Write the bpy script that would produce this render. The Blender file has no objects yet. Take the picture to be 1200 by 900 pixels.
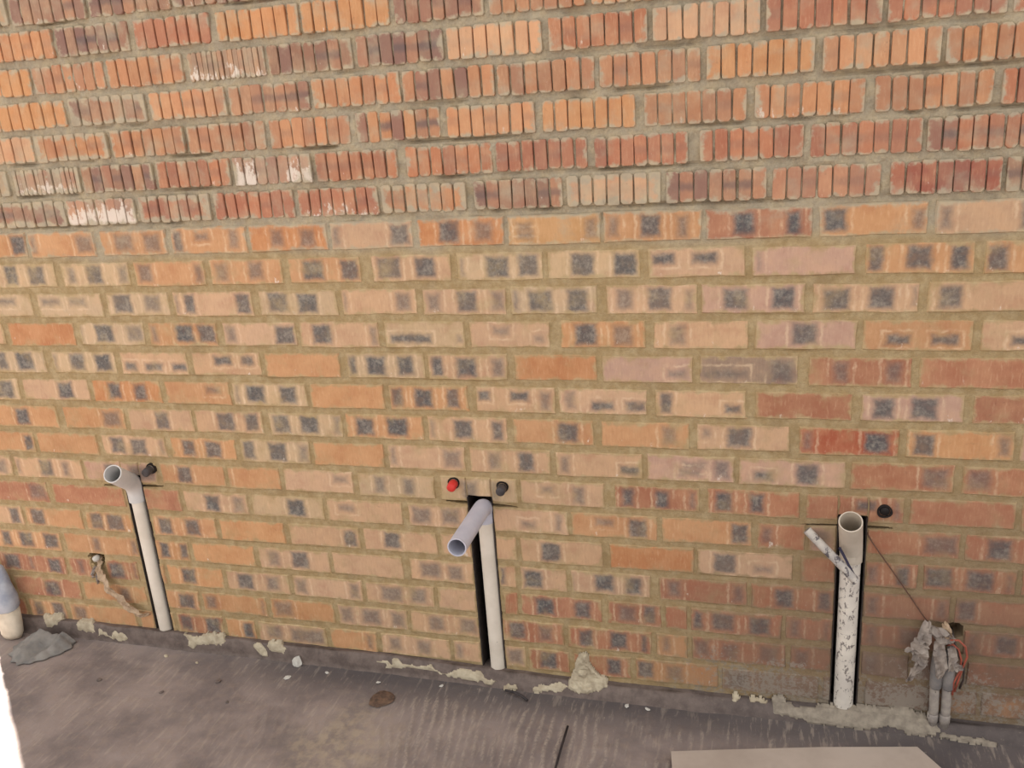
import bpy, math, random
import numpy as np
from mathutils import Vector, Matrix

random.seed(7)
rng = np.random.default_rng(11)
scene = bpy.context.scene
COL = scene.collection

# ------------------------------------------------------------------ camera
cam_data = bpy.data.cameras.new('camera')
cam = bpy.data.objects.new('camera', cam_data)
COL.objects.link(cam)
cam_data.sensor_width = 36.0
cam_data.lens = 36.0 * 1046.35 / 1200.0
cam_data.clip_start = 0.02
_R = Vector((0.963325, 0.259091, -0.069840))
_U = Vector((-0.016335, 0.316405, 0.948484))
_F = Vector((-0.267841, 0.912557, -0.309033))
_M = Matrix((_R, _U, -_F)).transposed().to_4x4()
_M.translation = Vector((0.0, -2.04372, 1.57945))
cam.matrix_world = _M
scene.camera = cam

# ------------------------------------------------------------------ world, sun, exposure
world = bpy.data.worlds.new('World')
scene.world = world
world.use_nodes = True
bg = world.node_tree.nodes['Background']
bg.inputs['Color'].default_value = (1.0, 0.985, 0.965, 1)
bg.inputs['Strength'].default_value = 1.0
sun_data = bpy.data.lights.new('sun', 'SUN')
sun = bpy.data.objects.new('sun', sun_data)
COL.objects.link(sun)
sun_data.energy = 26.0
sun_data.angle = math.radians(1.2)
sun_data.color = (1.0, 0.96, 0.9)
_el = math.radians(40)
_d = Vector((0.752 * math.cos(_el), -0.659 * math.cos(_el), -math.sin(_el)))
sun.rotation_euler = _d.to_track_quat('-Z', 'Y').to_euler()
sun.location = (-6, 5, 6)
scene.view_settings.view_transform = 'Standard'
scene.view_settings.look = 'None'
scene.view_settings.gamma = 1.0
scene.view_settings.use_curve_mapping = False
scene.view_settings.exposure = 0.33

# ------------------------------------------------------------------ measured brickwork: course -> bricks
# (left mm, right mm, tone, [burnt patches: left mm, right mm, flags])
COURSES = {
1: [(-2069,-1866,'m'),(-1858,-1631,'v'),(-1621,-1388,'v'),(-1381,-1172,'v')],
2: [(-1974,-1747,'o'),(-1739,-1522,'vd'),(-1505,-1290,'r'),(-1276,-1052,'b'),(-1048,-824,'b'),(-816,-599,'vr'),(-592,-371,'ov'),(-364,-168,'o')],
3: [(-2075,-1841,'b'),(-1835,-1614,'ov'),(-1606,-1384,'o'),(-1369,-1157,'w'),(-1152,-927,'v'),(-920,-703,'vd'),(-697,-471,'p'),(-460,-241,'ro'),(-233,-9,'p'),(-2,224,'r'),(230,449,'r'),(455,656,'r')],
4: [(-2005,-1754,'b'),(-1746,-1512,'vm'),(-1499,-1276,'op'),(-1271,-1052,'vo'),(-1045,-817,'o'),(-813,-589,'od'),(-585,-360,'ov'),(-352,-131,'ov'),(-122,97,'b'),(110,337,'op'),(343,554,'o')],
5: [(-2121,-1881,'p'),(-1876,-1646,'om'),(-1633,-1415,'o'),(-1405,-1184,'ov'),(-1175,-957,'o'),(-943,-727,'od'),(-714,-498,'op'),(-486,-272,'b'),(-256,-37,'ov'),(-22,198,'os'),(216,436,'o'),(449,649,'r')],
6: [(-2230,-1988,'m'),(-1974,-1756,'wm'),(-1748,-1525,'vo'),(-1515,-1298,'ro'),(-1291,-1072,'W'),(-1060,-843,'ro'),(-824,-605,'ro'),(-601,-382,'r'),(-369,-159,'r'),(-137,82,'r'),(92,313,'r'),(319,520,'rd')],
7: [(-2067,-1826,'vm'),(-1820,-1600,'W'),(-1589,-1375,'rm'),(-1362,-1132,'r'),(-1122,-903,'rw'),(-898,-679,'om'),(-660,-444,'v'),(-438,-220,'pm'),(-212,7,'vr'),(16,236,'rp'),(253,468,'R'),(473,670,'v')],
8: [(-2214,-1978,'O',[(-2034,-1978,'')]),(-1969,-1751,'O',[(-1969,-1937,'s'),(-1818,-1751,'s')]),(-1731,-1524,'O',[(-1693,-1622,'s'),(-1601,-1537,'s')]),(-1511,-1283,'O',[(-1508,-1472,''),(-1443,-1389,'us'),(-1343,-1301,'s')]),(-1276,-1053,'B',[(-1219,-1170,'s'),(-1139,-1081,'s')]),(-1046,-823,'P',[(-1046,-1013,'s'),(-888,-830,'d')]),(-812,-591,'B',[(-761,-700,'d'),(-672,-614,'s')]),(-583,-360,'A',[(-566,-516,'us'),(-566,-514,'ls'),(-402,-362,'s')]),(-354,-131,'O',[(-350,-312,'s'),(-275,-219,'d'),(-193,-155,'s')]),(-123,105,'R',[(-68,-13,'d'),(45,84,'d')]),(115,335,'O',[(120,178,'d'),(296,334,'s')]),(347,547,'P',[(350,386,'s'),(504,544,'')])],
9: [(-2137,-1901,'L',[(-2080,-2032,''),(-2000,-1938,'')]),(-1886,-1659,'L',[(-1869,-1832,'s'),(-1803,-1745,''),(-1703,-1659,'s')]),(-1645,-1422,'O',[(-1637,-1580,'s'),(-1461,-1422,'s')]),(-1409,-1194,'O',[(-1398,-1347,'s'),(-1299,-1241,'s')]),(-1177,-973,'O',[(-1140,-1072,'d'),(-1032,-975,'')]),(-945,-732,'P',[(-931,-862,''),(-830,-770,'')]),(-719,-500,'L',[(-717,-695,'s'),(-649,-583,'d'),(-568,-509,'')]),(-492,-270,'L',[(-438,-375,''),(-337,-274,'')]),(-254,-34,'P',[(-248,-188,'u'),(-156,-93,'u')]),(-23,197,'K',[(-15,3,'s')]),(214,432,'O',[(216,255,''),(291,353,'d'),(378,425,'d')]),(448,646,'O',[(449,498,'d')])],
10: [(-2251,-2007,'L',[(-2151,-2057,'us')]),(-1989,-1769,'L',[(-1980,-1904,'us'),(-1883,-1817,'us')]),(-1755,-1551,'L',[(-1735,-1668,''),(-1638,-1575,'s')]),(-1540,-1296,'P',[(-1540,-1516,'s'),(-1508,-1468,''),(-1350,-1299,'')]),(-1279,-1049,'L',[(-1253,-1188,''),(-1168,-1104,'')]),(-1039,-831,'P',[(-1039,-1018,'s'),(-897,-842,'s')]),(-817,-597,'P',[(-812,-763,'s'),(-729,-671,''),(-645,-597,'s')]),(-589,-373,'L',[(-589,-563,'s'),(-546,-480,''),(-451,-395,'')]),(-354,-141,'P',[(-336,-284,'s'),(-260,-197,''),(-176,-145,'s')]),(-135,94,'K',[(-89,-25,'d'),(17,76,'d')]),(108,330,'P',[(126,192,'d'),(220,282,'d'),(308,330,'s')]),(344,552,'P',[(361,417,'d')])],
11: [(-2368,-2131,'P',[]),(-2116,-1883,'B',[]),(-1868,-1649,'L',[(-1868,-1851,'s'),(-1816,-1750,''),(-1716,-1649,'s')]),(-1638,-1419,'O',[(-1635,-1602,'s'),(-1555,-1488,'d'),(-1483,-1421,'')]),(-1403,-1179,'P',[(-1400,-1356,'s'),(-1248,-1182,'')]),(-1172,-943,'P',[(-1137,-1073,'d'),(-976,-943,'s')]),(-929,-712,'L',[(-917,-798,'l'),(-742,-712,'ls')]),(-701,-494,'P',[(-645,-591,'us'),(-539,-504,'ls')]),(-470,-262,'O',[(-439,-374,'d'),(-347,-286,'s')]),(-246,-26,'P',[(-214,-163,'s')]),(-13,207,'K',[(62,126,'d')]),(217,442,'O',[(261,320,'l'),(353,417,'l')]),(454,649,'P',[(508,562,'dl')])],
12: [(-2261,-2007,'L',[(-2185,-2142,''),(-2114,-2049,''),(-2019,-2007,'s')]),(-1986,-1765,'L',[(-1986,-1962,'s'),(-1926,-1867,'d'),(-1841,-1777,'d')]),(-1751,-1530,'P',[(-1740,-1694,'l'),(-1674,-1610,'l'),(-1585,-1530,'l')]),(-1516,-1301,'P',[(-1451,-1387,'u'),(-1366,-1319,'u')]),(-1291,-1066,'O',[]),(-1048,-828,'L',[(-1046,-1017,''),(-995,-932,'d'),(-908,-856,'d')]),(-821,-608,'P',[(-814,-775,''),(-747,-684,'d'),(-655,-610,'s')]),(-592,-382,'B',[]),(-371,-152,'K',[(-217,-162,'ls')]),(-140,86,'V',[(-134,-25,'ls'),(17,77,'s')]),(105,326,'R',[(153,198,'s'),(264,308,'s')]),(338,562,'R',[])],
13: [(-2359,-2126,'L',[(-2230,-2145,'')]),(-2114,-1877,'P',[(-1991,-1931,'')]),(-1868,-1634,'B',[(-1818,-1766,'d'),(-1731,-1680,'d')]),(-1623,-1412,'O',[(-1496,-1436,'us')]),(-1406,-1176,'L',[(-1401,-1377,'s'),(-1366,-1300,'d'),(-1264,-1204,'d')]),(-1168,-950,'O',[]),(-938,-718,'O',[(-935,-894,'d'),(-870,-811,'d'),(-781,-739,'')]),(-700,-490,'P',[(-696,-657,'u'),(-610,-554,'u'),(-536,-497,'s')]),(-484,-262,'P',[(-471,-434,'s'),(-404,-341,'l'),(-318,-262,'l')]),(-245,-30,'P',[(-237,-199,''),(-85,-38,'l')]),(-11,204,'R',[]),(220,437,'K',[(242,297,'d'),(322,387,'d')]),(453,652,'R',[])],
14: [(-2263,-2011,'O',[(-2170,-2111,'d')]),(-1993,-1775,'O',[(-1860,-1786,'s')]),(-1766,-1546,'P',[(-1676,-1625,'')]),(-1541,-1323,'P',[(-1474,-1411,''),(-1384,-1336,'')]),(-1307,-1082,'L',[(-1296,-1239,''),(-1213,-1151,''),(-1115,-1082,'s')]),(-1075,-849,'O',[(-1049,-987,'d'),(-958,-890,'d')]),(-839,-620,'P',[(-837,-813,'s'),(-771,-710,'d'),(-668,-627,'d')]),(-607,-397,'O',[(-495,-432,'d')]),(-380,-161,'O',[(-235,-189,'s')]),(-147,70,'P',[(-139,-108,'us'),(-78,-15,'')]),(89,308,'F',[(91,125,'s'),(228,292,'d')]),(322,544,'O',[(333,386,''),(504,542,'s')]),(554,743,'K',[])],
15: [(-2375,-2119,'O',[(-2161,-2123,'')]),(-2110,-1891,'O',[]),(-1876,-1655,'P',[(-1849,-1795,''),(-1780,-1719,''),(-1684,-1658,'s')]),(-1641,-1425,'O',[(-1606,-1555,'d'),(-1530,-1469,'')]),(-1411,-1192,'L',[(-1406,-1362,''),(-1324,-1263,''),(-1234,-1192,'s')]),(-1184,-971,'O',[]),(-963,-741,'P',[(-961,-931,'s'),(-810,-748,'s')]),(-731,-511,'P',[(-685,-638,'s'),(-602,-552,'')]),(-500,-278,'P',[(-493,-458,'s'),(-338,-281,'l')]),(-268,-56,'K',[(-186,-117,'us'),(-195,-129,'ls'),(-111,-62,'s')]),(-48,198,'K',[(-14,37,'l'),(82,141,'d')]),(206,431,'R',[(356,423,'s')]),(444,655,'R',[(449,510,'s')])],
16: [(-2491,-2228,'P',[(-2343,-2244,'s')]),(-2218,-1968,'P',[(-2218,-2192,'s'),(-2128,-2074,''),(-2049,-2011,'s')]),(-1961,-1706,'K',[(-1891,-1837,''),(-1807,-1706,'s')]),(-1694,-1477,'O',[(-1639,-1584,'')]),(-1468,-1299,'O',[(-1468,-1455,'s')]),(-1290,-1073,'P',[(-1140,-1085,'us')]),(-1062,-835,'L',[(-1016,-974,'s'),(-934,-889,'s')]),(-821,-605,'L',[(-765,-708,'s'),(-687,-654,'s')]),(-601,-376,'P',[(-548,-502,'us'),(-464,-422,'s')]),(-354,-139,'R',[(-337,-298,'d'),(-253,-210,'d'),(-171,-144,'s')]),(-123,98,'R',[(-106,-57,'d'),(-25,19,'d')]),(109,329,'R',[(221,270,'u'),(301,325,'s')]),(340,563,'R',[]),(573,764,'R',[])],
17: [(-2376,-2117,'R',[(-2194,-2120,'s')]),(-2101,-1839,'R',[]),(-1830,-1643,'R',[]),(-1631,-1417,'P',[(-1564,-1507,'d'),(-1473,-1426,'s')]),(-1406,-1176,'L',[(-1294,-1232,'')]),(-1168,-938,'P',[(-1136,-1076,'us')]),(-923,-703,'P',[(-918,-849,'s'),(-829,-768,'s')]),(-694,-475,'P',[(-609,-558,'ls'),(-516,-487,'s')]),(-469,-244,'O',[(-410,-350,'us'),(-322,-267,'')]),(-235,-12,'O',[(-67,-18,'')]),(-2,112,'R',[(2,40,'s')]),(120,240,'K',[(124,173,'s')]),(246,455,'R',[(371,455,'s')]),(463,673,'R',[(506,567,'d')])],
18: [(-2516,-2238,'P',[(-2292,-2248,'')]),(-2229,-2012,'O',[(-2209,-2150,'')]),(-2000,-1768,'O',[(-1987,-1934,''),(-1927,-1859,'')]),(-1759,-1538,'O',[(-1741,-1687,''),(-1649,-1590,'d')]),(-1527,-1313,'O',[]),(-1300,-1077,'P',[(-1130,-1083,'')]),(-1067,-845,'P',[(-1007,-951,'')]),(-838,-620,'P',[]),(-610,-387,'P',[(-558,-496,'')]),(-371,-153,'B',[]),(-147,87,'P',[(-109,-48,''),(-15,42,'ls')]),(103,240,'R',[]),(246,371,'R',[(248,286,'s'),(317,354,'')]),(379,581,'R',[(381,447,'d'),(469,536,'d'),(552,577,'s')]),(588,768,'R',[])],
19: [(-2402,-2115,'O',[(-2348,-2304,'d'),(-2280,-2217,'d'),(-2184,-2122,'d')]),(-2102,-1827,'O',[(-2002,-1961,'s'),(-1861,-1827,'s')]),(-1818,-1649,'O',[(-1754,-1715,''),(-1685,-1649,'')]),(-1640,-1426,'O',[]),(-1414,-1182,'P',[(-1389,-1339,'s'),(-1308,-1247,'')]),(-1174,-956,'P',[]),(-938,-737,'P',[(-912,-836,'s'),(-829,-774,'s')]),(-727,-626,'P',[(-678,-654,'')]),(-618,-486,'P',[(-611,-550,'d')]),(-477,-265,'P',[(-477,-463,'s'),(-417,-356,'d'),(-336,-285,'d')]),(-245,-22,'R',[(-227,-184,'s'),(-64,-26,'s')]),(-14,207,'R',[(40,93,'d'),(143,181,'')]),(215,446,'R',[(252,291,'s'),(411,443,'s')]),(454,674,'R',[(456,504,'')])],
20: [(-2387,-2118,'R',[(-2363,-2295,'d'),(-2268,-2241,'s'),(-2191,-2135,'d')]),(-2109,-1850,'R',[(-2079,-2044,'s'),(-1960,-1897,'d'),(-1872,-1850,'s')]),(-1838,-1752,'O',[(-1838,-1816,'')]),(-1743,-1548,'O',[(-1697,-1640,'d')]),(-1539,-1327,'P',[(-1504,-1441,'d'),(-1409,-1353,'s')]),(-1316,-1092,'P',[(-1311,-1261,'s'),(-1138,-1095,'s')]),(-1084,-870,'P',[(-1041,-963,'s'),(-952,-891,'s')]),(-862,-680,'P',[]),(-670,-629,'R',[]),(-622,-396,'R',[(-583,-524,'d'),(-477,-423,'d')]),(-382,-238,'R',[(-359,-300,'s'),(-289,-251,'')]),(-231,-172,'R',[]),(-165,64,'R',[(-161,-130,''),(-115,-49,'d'),(-21,39,'d')]),(70,242,'R',[(75,112,'s'),(158,180,'s')]),(250,471,'R',[(256,292,'s'),(330,388,'s')]),(479,692,'R',[(483,516,'s'),(544,600,'d')])],
21: [(-2619,-2358,'R',[]),(-2344,-2085,'R',[(-2228,-2161,'d')]),(-2076,-1839,'O',[(-1943,-1892,'s')]),(-1829,-1648,'O',[(-1727,-1661,'d')]),(-1639,-1416,'O',[(-1633,-1583,'s'),(-1442,-1419,'s')]),(-1404,-1193,'O',[(-1396,-1324,'s')]),(-1182,-962,'P',[(-1179,-1128,'s'),(-1111,-1041,'s'),(-1020,-965,'s')]),(-954,-747,'P',[(-905,-845,'s'),(-812,-747,'s')]),(-737,-505,'R',[(-662,-611,''),(-581,-531,'s')]),(-495,-266,'R',[(-467,-420,''),(-383,-327,'d'),(-298,-275,'')]),(-257,-172,'O',[(-244,-212,'s')]),(-163,75,'R',[(-161,-111,'s'),(-91,-37,'s'),(1,62,'s')]),(83,246,'R',[(89,135,'s')]),(254,365,'V',[(256,296,'s')]),(373,486,'V',[(374,413,'s')]),(493,701,'R',[])],
22: [(-2596,-2324,'R',[]),(-2310,-2164,'O',[(-2293,-2252,''),(-2222,-2168,'')]),(-2151,-1896,'O',[(-2138,-2078,'s')]),(-1884,-1755,'O',[]),(-1746,-1581,'R',[(-1736,-1687,''),(-1645,-1587,'')]),(-1572,-1468,'O',[(-1516,-1474,'')]),(-1460,-1231,'P',[(-1436,-1373,'s'),(-1355,-1231,'s')]),(-1219,-1068,'O',[(-1106,-1074,'s')]),(-1057,-841,'P',[(-1036,-985,'s'),(-948,-893,'s')]),(-833,-616,'P',[(-830,-797,'s'),(-678,-619,'s')]),(-609,-492,'R',[(-580,-526,'')]),(-483,-323,'R',[(-393,-346,'')]),(-314,-93,'O',[(-309,-259,''),(-236,-180,'s')]),(-85,158,'V',[(-76,-11,'s')]),(166,260,'V',[]),(266,419,'V',[]),(427,525,'O',[]),(532,746,'O',[])],
}
COURSE_H = 0.085
ZTOP = 1.95                      # course k is centred at ZTOP - k * COURSE_H
DOOR_R, DOOR_L, DOOR_H = -2.490, -3.40, 2.10
WALL_L, WALL_R, WALL_H, WALL_T = -5.2, 2.6, 3.2, 0.22


def zc(k):
    return ZTOP - k * COURSE_H


# ------------------------------------------------------------------ helpers
def lin(c):
    out = []
    for v in c[:3]:
        v = v / 255.0
        out.append(v / 12.92 if v <= 0.04045 else ((v + 0.055) / 1.055) ** 2.4)
    return tuple(out)


def rgba(c):
    return (*lin(c), 1.0)


def link(name, verts, faces, mat, parent=None, smooth=False, loc=None):
    me = bpy.data.meshes.new(name)
    me.from_pydata([tuple(map(float, v)) for v in verts], [], [tuple(map(int, f)) for f in faces])
    me.materials.append(mat)
    if smooth:
        me.polygons.foreach_set('use_smooth', [True] * len(me.polygons))
    me.update()
    o = bpy.data.objects.new(name, me)
    COL.objects.link(o)
    if loc is not None:
        o.location = loc
    if parent is not None:
        o.parent = parent
    return o


def tag(o, label=None, category=None, group=None, kind=None):
    if label:
        o['label'] = label
    if category:
        o['category'] = category
    if group:
        o['group'] = group
    if kind:
        o['kind'] = kind
    return o


def empty(name, loc):
    o = bpy.data.objects.new(name, None)
    o.empty_display_size = 0.05
    COL.objects.link(o)
    o.location = loc
    return o


def recalc(o):
    import bmesh
    bm = bmesh.new()
    bm.from_mesh(o.data)
    bmesh.ops.recalc_face_normals(bm, faces=bm.faces)
    bm.to_mesh(o.data)
    bm.free()
    return o


def vnoise(x, y, scale, seed=0):
    """smooth value noise in [-1, 1] for numpy arrays"""
    x = np.asarray(x, float) * scale + 31.7 * seed
    y = np.asarray(y, float) * scale + 17.3 * seed
    xi = np.floor(x).astype(np.int64)
    yi = np.floor(y).astype(np.int64)
    fx = x - xi
    fy = y - yi
    fx = fx * fx * (3 - 2 * fx)
    fy = fy * fy * (3 - 2 * fy)

    def hsh(a, b):
        n = (a * 374761393 + b * 668265263 + seed * 1442695041) & 0xFFFFFFFF
        n = ((n ^ (n >> 13)) * 1274126177) & 0xFFFFFFFF
        n = n ^ (n >> 16)
        return (n & 0xFFFF) / 32767.5 - 1.0
    a = hsh(xi, yi)
    b = hsh(xi + 1, yi)
    c = hsh(xi, yi + 1)
    d = hsh(xi + 1, yi + 1)
    return (a * (1 - fx) + b * fx) * (1 - fy) + (c * (1 - fx) + d * fx) * fy


def fbm(x, y, scale, seed=0, oct_=3):
    r = 0
    a = 1.0
    t = 0
    for i in range(oct_):
        r = r + a * vnoise(x, y, scale * 2 ** i, seed + i * 5)
        t += a
        a *= 0.5
    return r / t


def smooth01(v, a, b):
    t = np.clip((v - a) / (b - a), 0, 1)
    return t * t * (3 - 2 * t)


# ------------------------------------------------------------------ materials
class NT:
    """small helper around a node tree"""
    def __init__(self, name, rough=0.9):
        self.m = bpy.data.materials.new(name)
        self.m.use_nodes = True
        self.t = self.m.node_tree
        self.b = self.t.nodes['Principled BSDF']
        self.b.inputs['Roughness'].default_value = rough
        self.b.inputs['Specular IOR Level'].default_value = 0.25

    def n(self, kind, **kw):
        nd = self.t.nodes.new(kind)
        for k, v in kw.items():
            setattr(nd, k, v)
        return nd

    def put(self, sock, v):
        if v is None:
            return
        if isinstance(v, bpy.types.NodeSocket):
            self.t.links.new(v, sock)
        elif isinstance(v, (tuple, list)):
            n = len(sock.default_value)
            sock.default_value = tuple(v)[:n] if len(v) >= n else tuple(v) + (1.0,)
        else:
            sock.default_value = v

    def math(self, op, a, b=None, c=None, clamp=False):
        nd = self.n('ShaderNodeMath', operation=op, use_clamp=clamp)
        self.put(nd.inputs[0], a)
        self.put(nd.inputs[1], b)
        self.put(nd.inputs[2], c)
        return nd.outputs[0]

    def ss(self, v, a, b, lo=0.0, hi=1.0):
        nd = self.n('ShaderNodeMapRange', interpolation_type='SMOOTHSTEP')
        self.put(nd.inputs['Value'], v)
        self.put(nd.inputs['From Min'], a)
        self.put(nd.inputs['From Max'], b)
        self.put(nd.inputs['To Min'], lo)
        self.put(nd.inputs['To Max'], hi)
        return nd.outputs['Result']

    def mix(self, fac, a, b, blend='MIX'):
        nd = self.n('ShaderNodeMix', data_type='RGBA', blend_type=blend)
        self.put(nd.inputs[0], fac)
        self.put(nd.inputs[6], a)
        self.put(nd.inputs[7], b)
        return nd.outputs[2]

    def noise(self, vec, scale, detail=3.0, rough=0.55, out='Fac'):
        nd = self.n('ShaderNodeTexNoise')
        self.put(nd.inputs['Vector'], vec)
        nd.inputs['Scale'].default_value = scale
        nd.inputs['Detail'].default_value = detail
        nd.inputs['Roughness'].default_value = rough
        return nd.outputs[out]

    def vmul(self, vec, s):
        nd = self.n('ShaderNodeVectorMath', operation='MULTIPLY')
        self.put(nd.inputs[0], vec)
        nd.inputs[1].default_value = s
        return nd.outputs[0]

    def vadd(self, a, b):
        nd = self.n('ShaderNodeVectorMath', operation='ADD')
        self.put(nd.inputs[0], a)
        self.put(nd.inputs[1], b)
        return nd.outputs[0]

    def sep(self, v):
        nd = self.n('ShaderNodeSeparateXYZ')
        self.put(nd.inputs[0], v)
        return nd.outputs

    def attr(self, name):
        nd = self.n('ShaderNodeAttribute', attribute_type='OBJECT', attribute_name=name)
        return nd.outputs

    def geo(self, name):
        nd = self.n('ShaderNodeAttribute', attribute_type='GEOMETRY', attribute_name=name)
        return nd.outputs

    def pos(self):
        return self.n('ShaderNodeNewGeometry').outputs['Position']

    def bump(self, h, strength=0.3, dist=0.002):
        nd = self.n('ShaderNodeBump')
        nd.inputs['Strength'].default_value = strength
        nd.inputs['Distance'].default_value = dist
        self.put(nd.inputs['Height'], h)
        self.put(self.b.inputs['Normal'], nd.outputs[0])

    def done(self, col, rough=None):
        self.put(self.b.inputs['Base Color'], col)
        if rough is not None:
            self.put(self.b.inputs['Roughness'], rough)
        return self.m


def splatter(k, col, pos):
    """grey cement slurry splashed on the foot of the wall at the right, with specks elsewhere"""
    s = k.sep(pos)
    n1 = k.noise(pos, 9.0, 4.0, 0.65)
    n2 = k.noise(pos, 60.0, 3.0, 0.7)
    n3 = k.noise(pos, 150.0, 2.0, 0.6)
    gx = k.ss(s['X'], -0.55, -0.05)
    gz = k.ss(s['Z'], 0.42, 0.06)
    reg = k.math('MULTIPLY', gx, gz)
    v = k.math('ADD', k.math('MULTIPLY', reg, 0.345), k.math('MULTIPLY', n1, 0.40))
    v = k.math('ADD', v, k.math('MULTIPLY', n2, 0.42))
    v = k.math('ADD', v, k.math('MULTIPLY', n3, 0.20))
    m = k.ss(v, 0.80, 0.89, 0.0, 0.70)
    return k.mix(m, col, rgba((146, 138, 127)))


MORTAR_UP = rgba((172, 161, 140))
MORTAR_LOW = rgba((170, 146, 106))


def mortar_colour(k, pos):
    s = k.sep(pos)
    wob = k.noise(pos, 6.0, 2.0)
    h = k.math('ADD', s['Z'], k.math('MULTIPLY', wob, 0.08))
    f = k.ss(h, 1.25, 1.30)
    c = k.mix(f, MORTAR_LOW, MORTAR_UP)
    n = k.noise(pos, 35.0, 4.0, 0.65)
    c = k.mix(k.ss(n, 0.35, 0.72), c, k.mix(0.5, c, rgba((205, 186, 150))))
    n2 = k.noise(pos, 11.0, 3.0)
    c = k.mix(k.ss(n2, 0.52, 0.75, 0, 0.5), c, k.mix(0.6, c, rgba((120, 98, 72))))
    # darker towards the right-hand foot: the light's fall-off put into the colour
    d = k.math('MULTIPLY', k.ss(s['X'], -0.5, 0.4), k.ss(s['Z'], 0.9, 0.1))
    c = k.mix(k.math('MULTIPLY', d, 0.75), c, rgba((112, 94, 80)))
    return c


def make_mortar():
    k = NT('mortar', 0.95)
    p = k.pos()
    c = splatter(k, mortar_colour(k, p), p)
    g = k.noise(p, 160.0, 4.0, 0.7)
    c = k.mix(k.ss(g, 0.3, 0.8, 0, 0.28), c, rgba((110, 92, 70)))
    k.bump(k.noise(p, 150.0, 5.0, 0.75), 0.8, 0.004)
    return k.done(c)


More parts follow.
